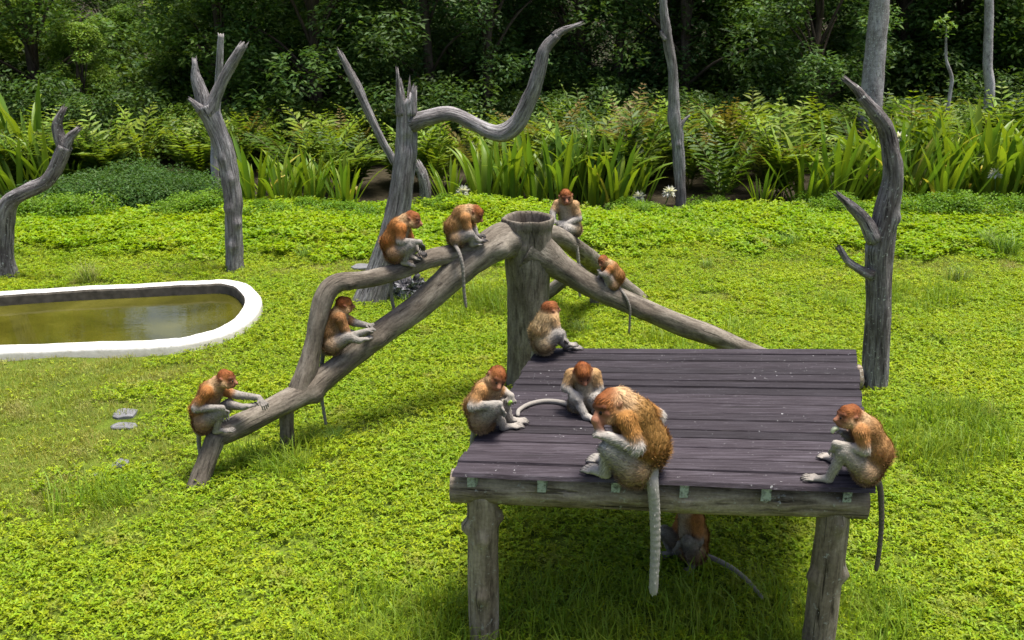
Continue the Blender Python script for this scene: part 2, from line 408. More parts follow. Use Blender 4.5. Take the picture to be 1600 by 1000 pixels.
dead_tree('dead_tree', 'tall thin grey dead trunk with small side twig at fern edge', (1064, 321), M['grey_wood'], [
    ('trunk', 0, [(1064, 324), (1062, 270), (1059, 220), (1054, 186), (1053, 160), (1051, 110), (1043, 60), (1037, 10), (1034, -40), (1030, -100)], [8.5, 9, 9.5, 11, 9, 7.5, 8, 6, 5, 3], dict(seed=14, seg=16, knots=[(.26, 4.5, .07, .05)])),
    ('twig', -.05, [(1062, 205), (1068, 190), (1078, 180)], [4, 3, 1.5], dict(seed=15, seg=10)),
    ('twig', -.05, [(1040, 62), (1034, 54), (1033, 48)], [5, 3.5, 2], dict(seed=16, seg=10))], group='bleached poles')
dead_tree('dead_tree', 'stained dead tree with two short side branches, beside platform corner', (1364, 606), M['dark_wood'], [
    ('trunk', [0, 0, 0, 0, 0, 0, 0, 0, 0, 0, 0], [(1364, 612), (1368, 560), (1371, 500), (1372, 440), (1373, 390), (1383, 335), (1395, 280), (1392, 240), (1384, 202), (1367, 176), (1345, 150)], [21, 19.5, 19, 19.5, 21, 19, 16, 14, 12.5, 11, 8.5], dict(seed=17, rough=.07, flute=.1, seg=28, knots=[(.5, 3.6, .1, .04), (.6, 5.6, .08, .03)])),
    ('branch_tip', 0, [(1352, 158), (1340, 142), (1324, 127)], [9, 7, 4], dict(seed=18, splinter=.1)),
    ('branch', -.08, [(1368, 375), (1352, 345), (1332, 324), (1312, 307)], [14, 10.5, 8, 4], dict(seed=20, splinter=.08)),
    ('branch', -.1, [(1362, 430), (1344, 421), (1325, 408), (1311, 387)], [9, 6.5, 5.5, 4.5], dict(seed=21, splinter=.04))])

def far_trunk(label, px, Y, r, mat, cat='tree'):
    P = UP(Y, *px); b = Vector((P[0].x, Y, 0)); P = [b+Vector((0, 0, -.1))]+P
    o = empty('bare_trunk', b); tag(o, label, cat, 'bare trunks behind the ferns')
    limb('trunk', o, P, [PX(q, Y) for q in [r[0]*1.15]+list(r)], mat, seg=18, rough=.05, seed=px[0][0], step=.2)
    return o
far_trunk('thick pale bare trunk rising behind the ferns', [(1361, 160), (1366, 100), (1372, 30), (1378, -40), (1390, -180)], 24.9, [17.5, 16, 15, 14, 12], M['trunk_bark'])
far_trunk('slim pale bare trunk rising beside the leafy sapling', [(1546, 150), (1543, 100), (1545, 40), (1546, -40), (1548, -160)], 25.6, [7.5, 7, 6.5, 6.5, 5], M['trunk_bark'])

# ------------------------------------------------------------------ climbing frame of moulded trunk and beams
fb = G(824, 603); fb.z = 0
frame = empty('climbing_frame', fb); tag(frame, 'hollow grey trunk with sloping log beams for monkeys to climb', 'climbing frame')
def hollow_trunk():
    top = U(822, 341, fb.y).z; prof = [(.25, -.1), (.245, .15), (.238, .5), (.24, .9), (.25, 1.25), (.268, 1.5), (.276, top-.24), (.278, top-.13), (.292, top-.07), (.296, top-.02), (.288, top+.015), (.262, top+.012), (.245, top-.03), (.235, top-.2), (.22, top-.5)]
    dense = spline(np.array(prof), 7); seg = 48; V = []; A = []; F = []
    for i, (r, z) in enumerate(dense):
        for k in range(seg):
            a = 2*math.pi*k/seg; ca, sa = math.cos(a), math.sin(a)
            q = Vector((ca*1.2, sa*1.2, z*1.3))
            rr = r*(1+.07*noise.noise(q)+.035*noise.noise(q*3)+.03*noise.noise(Vector((ca*4, sa*4, z*.5))))
            for (kz, ka, kr, kh) in ((1.78, 4.55, .06, .05), (1.0, 5.5, .07, .045), (.6, 4.2, .05, .03)):
                da = (a-ka+math.pi) % (2*math.pi)-math.pi; dd = math.hypot(da*r, z-kz)/kr
                if dd < 1.6: rr += kh*(math.exp(-dd*dd*2.2)-.8*math.exp(-dd*dd*14))
            V.append((ca*rr, sa*rr, z+.02*noise.noise(Vector((ca*1.6, sa*1.6, 5)))*(z > 1.8))); A.append((ca*r, sa*r, z))
    for i in range(len(dense)-1):
        for k in range(seg):
            j = (k+1) % seg; F.append((i*seg+k, i*seg+j, (i+1)*seg+j, (i+1)*seg+k))
    V.append((0, 0, top-.5)); A.append((0, 0, 0)); c = len(V)-1; i = len(dense)-1
    for k in range(seg): F.append((i*seg+k, i*seg+(k+1) % seg, c))
    return mesh('trunk', V, F, M['frame_wood'], attrs=A)
obj('trunk', hollow_trunk(), frame)
def beam(name, pts, r, **kw):
    P = [U(x, y, Y) for x, y, Y in pts]; R = [PX(q, p.y, p.z) for q, p in zip(r, P)]
    return limb(name, frame, P, R, M['frame_wood'], **{**dict(rough=.09, seg=22), **kw})
beam('beam', [(824, 380, 11.1), (792, 376, 10.94), (758, 392, 10.75), (715, 425, 10.55), (650, 481, 10.3), (590, 524, 10.03), (535, 568, 9.77), (480, 610, 9.5), (410, 647, 9.15), (352, 676, 8.88), (328, 688, 8.78)], [30, 29, 25.5, 23, 20, 19, 18.5, 20, 19, 18, 16], seed=31, knots=[(.12, 4.7, .1, .05), (.52, 4.9, .09, .04), (.73, 4.3, .1, .05)])
beam('branch_beam', [(748, 385, 10.72), (712, 395, 10.6), (670, 405, 10.4), (620, 424, 10.15), (570, 436, 9.98), (528, 442, 9.86), (508, 462, 9.78), (496, 505, 9.68), (487, 550, 9.6), (470, 614, 9.46)], [20, 16, 14, 14, 13.5, 15, 16, 14.5, 15, 21], seed=32, step=.035, knots=[(.55, 4.4, .07, .04)])
def strut(P0, P1, r0, r1, seed, name='post'):
    P1 = Vector(P1); P0 = Vector(P0)
    return limb(name, frame, [P0, P0.lerp(P1, .5), P1], [r0, (r0+r1)/2*.95, r1], M['frame_wood'], seed=seed, rough=.12, seg=18)
sb = G(302, 766); sb.z = -.08; strut(sb, U(338, 680, 8.82), .105, .10, 33)
pb = G(449, 703); pb.z = -.08; strut(pb, U(446, 622, 9.38), .072, .075, 34)
beam('beam', [(826, 388, 11.1), (850, 402, 11.08), (880, 420, 11.06), (924, 447, 11.05), (985, 475, 11.04), (1050, 502, 11.03), (1110, 524, 11.02), (1170, 549, 11.02), (1260, 578, 11.0), (1346, 598, 10.95)], [42, 30, 19, 17.5, 16, 16, 16.5, 14, 13, 12], seed=35, knots=[(.55, 4.5, .12, .05), (.35, 4.8, .1, .03)])
beam('beam', [(842, 366, 11.2), (866, 367, 11.5), (900, 388, 12.5), (930, 412, 13.9), (965, 440, 14.3), (1004, 470, 14.6)], [16, 15, 15, 14, 13, 11], seed=36)
qb = G(932, 478); qb.z = -.1; strut(qb, U(931, 414, 14.0), .10, .10, 37)
beam('brace', [(924, 410, 13.7), (890, 432, 13.9), (850, 462, 14.1), (835, 472, 14.15)], [10, 10, 10, 9], seed=38)

# ------------------------------------------------------------------ platform
ZP = 1.48
NL, NR, FL, FR = G(705, 738, ZP), G(1366, 764, ZP), G(842, 543, ZP), G(1337, 545, ZP)
pb0 = Vector(((NL.x+NR.x)/2, (NL.y+FL.y)/2, 0))
plat = empty('feeding_platform', pb0); tag(plat, 'raised dark plank platform on thick log legs', 'platform')
nb = 16; ws = rng.uniform(.8, 1.2, nb); ts = np.concatenate([[0], np.cumsum(ws)/ws.sum()])
for i in range(nb):
    d = (FL-NL).length; g = .0075/d
    t0, t1 = ts[i]+g*rng.uniform(.6, 1.6), ts[i+1]-g*rng.uniform(.6, 1.6)
    a0, a1 = NL.lerp(FL, t0), NL.lerp(FL, t1); b0, b1 = NR.lerp(FR, t0), NR.lerp(FR, t1)
    el, er = rng.uniform(-.012, .012), rng.uniform(-.012, .012); c = (a0+b1)/2
    ns = 14; V = []; F = []; h0 = rng.uniform(-.004, .004); tw = rng.uniform(-.004, .004)
    for k in range(ns+1):
        q = k/ns; f = a0.lerp(b0, q); bk = a1.lerp(b1, q); ex = (el if k == 0 else er if k == ns else 0)
        j0 = .0035*noise.noise(Vector((q*9, i*7.3, 0))); j1 = .0035*noise.noise(Vector((q*9, i*7.3+3, 0)))
        z = h0+.004*noise.noise(Vector((q*3, i*3.1, 9)))
        for (y, zz) in ((f.y+j0-.013, -.031), (f.y+j0, -.007), (f.y+j0+.004, 0+tw), (bk.y+j1-.004, -tw), (bk.y+j1, -.007), (bk.y+j1+.004, -.029)):
            u = (y-f.y)/(bk.y-f.y); V.append((f.x+(bk.x-f.x)*u+ex-c.x, y-c.y, zz+z))
    for k in range(ns):
        for e in range(6): F.append((k*6+e, (k+1)*6+e, (k+1)*6+(e+1) % 6, k*6+(e+1) % 6))
    F += [tuple(range(6)), tuple(ns*6+e for e in range(5, -1, -1))]
    o = obj('plank', mesh('plank', V, F, M['board'], smooth=False), plat); o.location = c-pb0
LOGZ = ZP-.19
def log(name, P0, P1, r, seed, **kw):
    P = [Vector(P0).lerp(Vector(P1), t) for t in (0, .25, .5, .75, 1)]
    return limb(name, plat, P, [r*.97, r, r*1.01, r, r*.98], M['log_wood'], **{**dict(seed=seed, rough=.05, seg=28, step=.04), **kw})
fo = Vector((0, .165, 0))
la, lb = Vector((NL.x, NL.y, LOGZ))+fo, Vector((NR.x, NR.y, LOGZ))+fo
log('bearer_log', la+Vector((-.01, 0, 0)), lb+Vector((.02, 0, 0)), .121, 41, knots=[(.06, 4.4, .05, .03), (.28, 4.6, .05, .02), (.45, 4.2, .08, .03), (.57, 4.7, .06, .03), (.93, 4.3, .05, .03), (.8, 4.5, .07, .02)])
log('bearer_log', Vector((FL.x, FL.y-.18, LOGZ)), Vector((FR.x, FR.y-.18, LOGZ)), .11, 42)
for px, seed, kn in ((754, 43, [(.42, 4.6, .06, .04), (.75, 4.7, .055, .04), (.8, 3.3, .06, .05), (.85, 6.1, .06, .05)]), (1322, 44, [(.92, 4.8, .05, .035), (.62, 5.9, .06, .05), (.6, 3.4, .06, .04), (.72, 4.4, .04, .02)])):
    q = (px-752)/(1322-752); b = la.lerp(lb, .07+.865*q); log('leg', (b.x, b.y, -.15), (b.x, b.y, LOGZ-.02), .113, seed, knots=kn)
for q, seed in ((.06, 45), (.93, 46)):
    b = Vector((FL.x, FL.y-.18, 0)).lerp(Vector((FR.x, FR.y-.18, 0)), q); log('leg', (b.x, b.y, -.15), (b.x, b.y, LOGZ-.02), .11, seed)
for px in (737, 850, 968, 1076, 1204, 1329):
    q = (px-705)/(1366-705); f = NL.lerp(NR, q); k = FL.lerp(FR, q); w = .034 if px in (1204,) else .029
    y0, y1 = f.y+.016, k.y-.02; zt, zb = -.031, -.031-.095*rng.uniform(.9, 1.15)
    V = []
    for y, x in ((y0, f.x), (y1, k.x)):
        V += [(x-w, y, zt), (x+w, y, zt), (x+w, y+(.006 if y == y0 else 0), zb), (x-w, y+(.006 if y == y0 else 0), zb)]
    V = [(x-pb0.x, y-pb0.y, z+ZP) for x, y, z in V]
    obj('joist', mesh('joist', V, [(0, 1, 2, 3), (7, 6, 5, 4), (0, 4, 5, 1), (1, 5, 6, 2), (2, 6, 7, 3), (3, 7, 4, 0)], M['joist'], smooth=False), plat)

# ------------------------------------------------------------------ vegetation
def rotmat(az, tilt, roll):
    """arrays of 3x3: roll about own x-axis (leaf along +x), pitch up by tilt, turn by az"""
    ca, sa, ct, st, cr, sr = np.cos(az), np.sin(az), np.cos(tilt), np.sin(tilt), np.cos(roll), np.sin(roll)
    ex = np.stack([ca*ct, sa*ct, st], -1)
    ey0 = np.stack([-sa, ca, 0*ca], -1); ez0 = np.cross(ex, ey0)
    ey = ey0*cr[:, None]+ez0*sr[:, None]; ez = np.cross(ex, ey)
    return ex, ey, ez
def leaves(P, az, tilt, roll, ln, wd, col, fold=.25, shape=((0, 0), (.45, 1), (1, 0))):
    """pointed folded leaves: 4 verts, 2 tris each"""
    ex, ey, ez = rotmat(az, tilt, roll); n = len(P); L = ln[:, None]; W = wd[:, None]
    base = P; tip = P+ex*L-ez*L*.08
    m = P+ex*L*.45
    l = m+ey*W*.5+ez*W*fold; r = m-ey*W*.5+ez*W*fold
    V = np.stack([base, r, tip, l], 1).reshape(-1, 3)
    i = np.arange(n)*4
    F = np.concatenate([np.stack([i, i+1, i+2], 1), np.stack([i, i+2, i+3], 1)])
    return V, F, np.repeat(col, 4, 0)
def joinm(parts):
    V = []; F = []; C = []; k = 0
    for v, f, c in parts: V.append(v); F.append(f+k); C.append(c); k += len(v)
    return np.concatenate(V), np.concatenate(F), np.concatenate(C)
def cvar(n, base, sat=.18, val=.3, r=rng):
    b = np.array(base)[None]; v = 1+r.uniform(-val, val, (n, 1)); h = r.uniform(-sat, sat, (n, 1))
    return np.clip(b*v*np.concatenate([1+h, 1+0*h, 1-h], 1), .001, 1)

# --- lawn: patches of small leaves and blades strewn over the ground (uncountable)
def blades(n, size, hmin, hmax, wd, base, lean=.6, r=rng):
    P = np.stack([r.uniform(-size/2, size/2, n), r.uniform(-size/2, size/2, n), np.zeros(n)-.01], 1)
    az = r.uniform(0, 6.28, n); h = r.uniform(hmin, hmax, n); w = wd*r.uniform(.6, 1.3, n); le = r.uniform(.1, lean, n)
    d = np.stack([np.cos(az), np.sin(az), 0*az], 1); s = np.stack([-np.sin(az), np.cos(az), 0*az], 1)
    up = np.array([[0, 0, 1.]])
    m = P+d*(h*le*.35)[:, None]+up*(h*.6)[:, None]; t = P+d*(h*le*1.1)[:, None]+up*(h*(1-.25*le))[:, None]
    V = np.stack([P-s*w[:, None]/2, P+s*w[:, None]/2, m+s*w[:, None]*.4, m-s*w[:, None]*.4, t], 1).reshape(-1, 3)
    i = np.arange(n)*5
    F = np.concatenate([np.stack([i, i+1, i+2], 1), np.stack([i, i+2, i+3], 1), np.stack([i+3, i+2, i+4], 1)])
    return V, F, np.repeat(cvar(n, base, .15, .3, r), 5, 0)
def herbs(n, size, h, ln, wd, base, r=rng):
    P = np.stack([r.uniform(-size/2, size/2, n), r.uniform(-size/2, size/2, n), h*r.uniform(.1, 1, n)**1.0], 1)
    # three leaflets in a whorl share one point
    P = np.repeat(P[:n//3], 3, 0); n = len(P); az = np.repeat(r.uniform(0, 6.28, n//3), 3)+np.tile([0, 2.1, 4.2], n//3)+r.uniform(-.3, .3, n)
    return leaves(P, az, r.uniform(-.35, .75, n), r.uniform(-.5, .5, n), ln*r.uniform(.6, 1.3, n), wd*r.uniform(.7, 1.3, n), np.repeat(cvar(n//3, base, .16, .32, r), 3, 0))
def proto(name, parts, mat):
    v, f, c = joinm(parts); return bpy.data.objects.new(name, mesh(name, v, f, mat, smooth=False, col=c))   # not linked: only a source for the lawn
HERB = (.265, .345, .012); BL = (.21, .28, .018); LUSH = (.235, .34, .008); SHORT = (.265, .28, .045)
protos = {
 'ground_cover': [proto('sprig_patch', [herbs(330, .46, .055, .036, .017, HERB), blades(70, .46, .03, .10, .006, BL)], M['herb']) for k in range(4)],
 'lawn_grass': [proto('turf_patch', [blades(520, .46, .02, .055, .005, SHORT, .9), herbs(30, .46, .03, .026, .014, HERB)], M['blade']) for k in range(3)],
 'lush_cover': [proto('creeper_patch', [herbs(330, .5, .11, .055, .034, LUSH), herbs(120, .5, .05, .05, .03, LUSH)], M['herb']) for k in range(3)],
 'tall_grass': [proto('long_blade_patch', [blades(130, .4, .08, .26, .008, (.20, .28, .022), .9), herbs(90, .4, .07, .04, .018, HERB)], M['herb']) for k in range(3)],
}
def scatter(name, label, P, scl, objs, tilt=.12):
    n = len(P); me = bpy.data.meshes.new(name); me.vertices.add(n); me.vertices.foreach_set('co', P.astype(np.float32).ravel()); me.update()
    a = me.attributes.new('rot', 'FLOAT_VECTOR', 'POINT')
    a.data.foreach_set('vector', np.stack([rng.uniform(-tilt, tilt, n), rng.uniform(-tilt, tilt, n), rng.uniform(0, 6.28, n)], 1).astype(np.float32).ravel())
    a = me.attributes.new('scl', 'FLOAT', 'POINT'); a.data.foreach_set('value', scl.astype(np.float32))
    a = me.attributes.new('pick', 'INT', 'POINT'); a.data.foreach_set('value', rng.integers(0, len(objs), n).astype(np.int32))
    o = obj(name, me); tag(o, label, kind='stuff')
    g = bpy.data.node_groups.new(name+'_nodes', 'GeometryNodeTree')
    g.interface.new_socket('Geometry', in_out='INPUT', socket_type='NodeSocketGeometry'); g.interface.new_socket('Geometry', in_out='OUTPUT', socket_type='NodeSocketGeometry')
    gi, go = g.nodes.new('NodeGroupInput'), g.nodes.new('NodeGroupOutput')
    j = g.nodes.new('GeometryNodeJoinGeometry'); ip = g.nodes.new('GeometryNodeInstanceOnPoints'); ip.inputs['Pick Instance'].default_value = True
    for q in objs[::-1]:
        oi = g.nodes.new('GeometryNodeObjectInfo'); oi.inputs['Object'].default_value = q; oi.inputs['As Instance'].default_value = True
        g.links.new(oi.outputs['Geometry'], j.inputs[0])
    def na(nm, t):
        x = g.nodes.new('GeometryNodeInputNamedAttribute'); x.data_type = t; x.inputs[0].default_value = nm; return x.outputs[0]
    g.links.new(gi.outputs[0], ip.inputs['Points']); g.links.new(j.outputs[0], ip.inputs['Instance'])
    g.links.new(na('pick', 'INT'), ip.inputs['Instance Index']); g.links.new(na('rot', 'FLOAT_VECTOR'), ip.inputs['Rotation']); g.links.new(na('scl', 'FLOAT'), ip.inputs['Scale'])
    g.links.new(ip.outputs[0], go.inputs[0])
    md = o.modifiers.new('strew', 'NODES'); md.node_group = g
    return o
def lawn_points(step, jit, x0=-14, x1=14, y0=4.6, y1=21.2):
    ax = np.arange(x0, x1, step); ay = np.arange(y0, y1, step)
    X, Y = [q.ravel() for q in np.meshgrid(ax, ay)]
    X = X+rng.uniform(-jit, jit, X.size); Y = Y+rng.uniform(-jit, jit, X.size)
    k = (np.abs(X) < Y*.62+2.5) & ~in_poly(X, Y, inset(pond_out, -.10)); X, Y = X[k], Y[k]
    return X, Y
X, Y = lawn_points(.265, .13)
edge = 20.0+.5*vnoise(X, 0*X, .5, 3)
k = Y < edge; X, Y, edge = X[k], Y[k], edge[k]
# mown short turf: left of the frame near the worn path, and a strip before the far mounds
sx = (X+3.9-.10*(Y-8))/1.1; short = 1/(1+np.exp((sx+.5*vnoise(X, Y, 1.4, 6))*3))*((Y > 7.6) & (Y < 12.4))
short = np.maximum(short, 1.0*np.exp(-((Y-16.2-.6*vnoise(X, Y, .35, 8))/1.0)**2)*(.55+.45*vnoise(X, Y, .6, 9)))
lush = 1/(1+np.exp(-(Y-(17.5+.5*vnoise(X, Y, .5, 10)))*4))
tall = (np.clip(vnoise(X, Y, .9, 11)-.42, 0, 1)*1.6+.75*((np.abs(X-1.7) < 1.35) & (Y > 5.2) & (Y < 6.9))+.5*((np.abs(X+2.55) < .5) & (np.abs(Y-9.1) < .45)))*(Y < 15)
u = rng.uniform(0, 1, X.size)
kind = np.where(u < lush, 2, np.where(rng.uniform(0, 1, X.size) < short, 1, 0))
kind = np.where((kind == 0) & (rng.uniform(0, 1, X.size) < tall), 3, kind)
# nearly bare patches where the soil shows
bare = np.zeros(X.size, bool)
for (px, py, r) in ((190, 660, .22), (188, 725, .16), (176, 830, .12), (560, 590, .12), (1160, 150, 0)):
    q = G(px, py); bare |= ((X-q.x)**2+(Y-q.y)**2 < r*r)
Z = hgt(X, Y)
for i, (nm, lab) in enumerate((('ground_cover', 'low leafy green ground cover over the lawn'), ('lawn_grass', 'short yellowish mown grass in worn parts of the lawn'), ('lush_cover', 'bright green creeping plants mounded along the lawn edge'), ('tall_grass', 'longer grass blades in shady parts of the lawn'))):
    k = (kind == i) & ~bare
    scatter(nm, lab, np.stack([X[k], Y[k], Z[k]], 1), rng.uniform(.85, 1.35, k.sum())*(1 if i != 2 else 1.05), protos[nm])

# --- leafy things on their own mesh variants
def strap_leaf(L, w, bend, twist, base, seed, broken=None):
    r = np.random.default_rng(seed); n = 9; V = []; C = []
    ang = math.radians(84); x = z = 0.
    for i in range(n+1):
        t = i/n; wd = w*(1-.25*t)*min(1, 4.5*(1-t)+.02)*(.75+.5*min(1, t*5)*.5)
        tw = twist*t; cs, sn = math.cos(tw), math.sin(tw)
        c = np.array(base)*(1+.25*(t-.4)); c = c if t < .93 else c*np.array([1.5, 1.1, .8])
        for s, dz in ((-1, .22), (0, 0), (1, .22)): V.append((x-abs(s)*dz*wd*math.sin(ang)+s*wd*sn*.5*.6, s*wd*.5*cs, z+abs(s)*dz*wd*math.cos(ang))); C.append(c)
        step = L/n; x += math.cos(ang)*step; z += math.sin(ang)*step
        ang -= bend*(.3+1.4*t)/n*2
        if broken and abs(t-broken) < .5/n: ang -= 1.9
    F = [(i*3+s, i*3+s+1, i*3+s+4, i*3+s+3) for i in range(n) for s in (0, 1)]
    return mesh('leaf', V, np.array(F), M['lily'], col=np.array(C))
LG = [(.135, .215, .018), (.11, .20, .022), (.17, .24, .018), (.10, .185, .02)]
straps = [strap_leaf(1.0, .072, b, t, c, i) for i, (b, t, c) in enumerate(((.10, .2, LG[0]), (.2, -.3, LG[1]), (.4, .4, LG[2]), (.15, .6, LG[3]), (.65, -.2, LG[0]), (.05, -.5, LG[2])))]
yellow = [strap_leaf(.85, .08, .5, .3, (.36, .34, .06), 20, .5), strap_leaf(.75, .075, .9, .5, (.42, .35, .08), 21, .62)]
def petals():
    n = 120; az = rng.uniform(0, 6.28, n); t = rng.uniform(-.5, 1.3, n)
    v, f, c = leaves(np.zeros((n, 3)), az, t, rng.uniform(-1, 1, n), rng.uniform(.08, .14, n), rng.uniform(.03, .045, n), np.full((n, 3), .75))
    return mesh('flower', v, f, M['flower'], smooth=False, col=c)
flower_me = petals()
st_v, st_f, st_a = tube([(0, 0, 0), (.01, 0, .5), (0, .01, 1)], [.014, .012, .01], seg=6, step=.2)
stalk_me = mesh('stalk', st_v, st_f, M['lily'], col=np.tile([[.10, .17, .03]], (len(st_v), 1)))
def lily(px, py, n, size, label, Y=None, flowers=(), yel=0, spread=1., group='strap leaved clumps along the lawn edge'):
    b = G(px, py) if Y is None else Vector((U(px, py, Y).x, Y, 0)); b.z = float(hgt(b.x, b.y))-.02
    o = empty('strap_leaf_plant', b)
    look = 'white flowered' if flowers else ('all green', 'slightly yellowed', 'yellow streaked', 'much yellowed', 'much yellowed')[yel]
    label = '%s %s' % (look, label); tag(o, label, 'plant', look+' '+group)
    n = int(n*1.5)
    for i in range(n+yel):
        me = straps[rng.integers(len(straps))] if i < n else yellow[rng.integers(2)]
        l = obj('leaf', me, o); az = rng.uniform(0, 6.28); s = size*rng.uniform(.6, 1.1)
        q = rng.uniform(0, .22)*size*spread
        l.location = (q*math.cos(az), q*math.sin(az), -.02); l.scale = (s*rng.uniform(.9, 1.1), s*rng.uniform(.85, 1.25), s)
        l.rotation_euler = (rng.uniform(-.14, .14), rng.uniform(-.05, .38)*spread, az)
    for fx, fy in flowers:
        p = U(fx, fy, b.y-.45); s = obj('flower_stalk', stalk_me, o); d = p-b
        s.location = (d.x*.8, d.y, 0); v = Vector((d.x*.2, 0, d.z)); s.scale = (1, 1, v.length); s.rotation_euler = Vector((0, 0, 1)).rotation_difference(v).to_euler()
        f = obj('flower', flower_me, o); f.location = d; f.scale = (1.3,)*3
    return o
fer_c = 0
def frond_mesh(L, pairs, lw, arch, base, seed, tipc=None):
    r = np.random.default_rng(seed); n = pairs; t = np.linspace(.16, 1, n); ang0 = math.radians(80)
    s = np.linspace(0, 1, 60); an = ang0-arch*s**1.4; cx = np.concatenate([[0], np.cumsum(np.cos(an[:-1]))])*L/60; cz = np.concatenate([[0], np.cumsum(np.sin(an[:-1]))])*L/60
    P = np.stack([np.interp(t, s, cx), 0*t, np.interp(t, s, cz)], 1); ta = np.interp(t, s, an)
    ll = lw*np.sin(np.clip(t*1.02, 0, 1)*math.pi*.86+.30)**.8*r.uniform(.85, 1.15, n)
    col = cvar(n, base, .12, .2, r)
    if tipc is not None: q = np.clip((t-.5)*2, 0, 1)[:, None]; col = col*(1-q)+np.array(tipc)[None]*q
    parts = []
    for sg in (-1, 1):
        fw = r.uniform(.35, .75, n)
        d = np.stack([np.cos(ta)*fw, sg*np.ones(n), np.sin(ta)*fw], 1); d /= np.linalg.norm(d, axis=1)[:, None]
        az = np.arctan2(d[:, 1], d[:, 0]); ti = np.arcsin(d[:, 2])+r.uniform(-.15, .1, n)
        parts.append(leaves(P, az, ti, sg*(-ta*.45)+r.uniform(-.3, .3, n), ll, ll*.27+.012, col, .12))
    k = np.arange(0, 60, 5); w = .008*(1-s[k]*.7)
    V = np.stack([np.stack([cx[k], w, cz[k]], 1), np.stack([cx[k], -w, cz[k]], 1), np.stack([cx[k]-.01, 0*w, cz[k]+.006], 1)], 1).reshape(-1, 3); m = len(k)
    F = [(i*3+a, i*3+b, (i+1)*3+b) for i in range(m-1) for a, b in ((0, 1), (1, 2), (2, 0))]+[(i*3+a, (i+1)*3+b, (i+1)*3+a) for i in range(m-1) for a, b in ((0, 1), (1, 2), (2, 0))]
    parts.append((V, np.array(F), np.tile(np.array([[.11, .12, .03]]), (len(V), 1))))
    v, f, c = joinm(parts); return mesh('frond', v, f, M['fern'], smooth=False, col=c)
FG = [(.085, .145, .016), (.068, .125, .018), (.11, .17, .014), (.095, .125, .027)]
fronds = {'green': [frond_mesh(1.5, 14, .32, a, c, 50+i) for i, (a, c) in enumerate(((.3, FG[0]), (.9, FG[1]), (1.25, FG[2]), (.7, FG[1])))],
          'bright': [frond_mesh(1.5, 14, .32, a, c, 60+i) for i, (a, c) in enumerate(((.35, (.16, .235, .018)), (.95, (.17, .225, .02)), (1.2, (.14, .21, .02))))],
          'rusty': [frond_mesh(1.5, 17, .26, a, c, 70+i, t) for i, (a, c, t) in enumerate(((.35, (.11, .14, .02), (.17, .12, .03)), (.6, (.12, .13, .025), (.19, .12, .035)), (1.2, (.10, .13, .02), (.15, .10, .03))))]}
FERN_LAB = {'green': 'deep green fern', 'bright': 'yellow green fern', 'rusty': 'rusty tipped fern'}
def fern(x, y, n, size, kind):
    o = empty('fern', (x, y, float(hgt(x, y)))); w = 'at the front of' if y < 22.3 else 'in the middle of' if y < 24.4 else 'at the back of'; nm = '%s %s the thicket behind the %s' % (FERN_LAB[kind], w, mark(x, y)); tag(o, nm, 'fern', nm.replace('fern', 'ferns'))
    a0 = rng.uniform(0, 6.28)
    for i in range(n):
        l = obj('frond', fronds[kind][rng.integers(len(fronds[kind]))], o); s = size*rng.uniform(.65, 1.1)
        l.scale = (s, s, s); l.rotation_euler = (rng.uniform(-.12, .12), rng.uniform(-.1, .3), a0+i*2.4+rng.uniform(-.3, .3)); l.location = (rng.uniform(-.08, .08), rng.uniform(-.08, .08), 0)
    return o
def clump_leaves(centres, radii, per, ln, wd, base, r, inner=.35, up=.3, flat=.8):
    parts = []
    for c, R in zip(centres, radii):
        n = int(per*R*R/.36); d = r.normal(size=(n, 3)); d /= np.linalg.norm(d, axis=1)[:, None]; q = r.uniform(inner, 1, n)**.6
        P = np.asarray(c)+d*(R*q)[:, None]*np.array([1, 1, flat])
        az = np.arctan2(d[:, 1], d[:, 0])+r.normal(size=n)*.9; ti = r.uniform(-.7, .5, n)
        tone = 1+r.uniform(-.18, .18)
        parts.append(leaves(P, az, ti, r.normal(size=n)*.5, ln*r.uniform(.6, 1.3, n), wd*r.uniform(.7, 1.2, n), cvar(n, np.array(base)*tone, .14, .25, r), .12))
    return joinm(parts)
def crown_mesh(seed, H, R, low, ln, wd, base, nclump=46, per=240):
    r = np.random.default_rng(seed); C = []; RR = []
    for i in range(nclump):
        z = low+(H-low)*r.uniform(0, 1)**.85; t = (z-low)/(H-low); w = R*(1-.75*t**2.2)*(.75+.25*min(1, t*4+.3))
        a = r.uniform(0, 6.28); q = w*r.uniform(.25, 1)**.55; C.append((q*math.cos(a), q*math.sin(a), z)); RR.append(r.uniform(.4, .85))
    v, f, c = clump_leaves(C, RR, per, ln, wd, base, r)
    return mesh('crown', v, f, M['crown'], smooth=False, col=c), C
def tree_variant(seed, H, R, low, ln, wd, base, **kw):
    cm, C = crown_mesh(seed, H, R, low, ln, wd, base, **kw)
    r = random.Random(seed); tv = []
    V, F, A = tube([(0, 0, -.2), (r.uniform(-.1, .1), 0, H*.3), (r.uniform(-.3, .3), r.uniform(-.2, .2), H*.6), (r.uniform(-.3, .3), 0, H*.9)], [.16, .13, .09, .03], seg=10, step=.3, seed=seed)
    tv = [(V, F, A)]
    for c in C[:16]:
        z0 = max(.5, c[2]*.55); V, F, A = tube([(0, 0, z0), (c[0]*.45, c[1]*.45, z0+(c[2]-z0)*.6), c], [.05, .035, .012], seg=6, step=.3, seed=seed); tv.append((V, F, A))
    V = np.concatenate([t[0] for t in tv]); A = np.concatenate([t[2] for t in tv]); F = []; k = 0
    for v, f, a in tv: F += [tuple(i+k for i in q) for q in f]; k += len(v)
    return cm, mesh('trunk', V, F, M['brown_bark'], attrs=A)
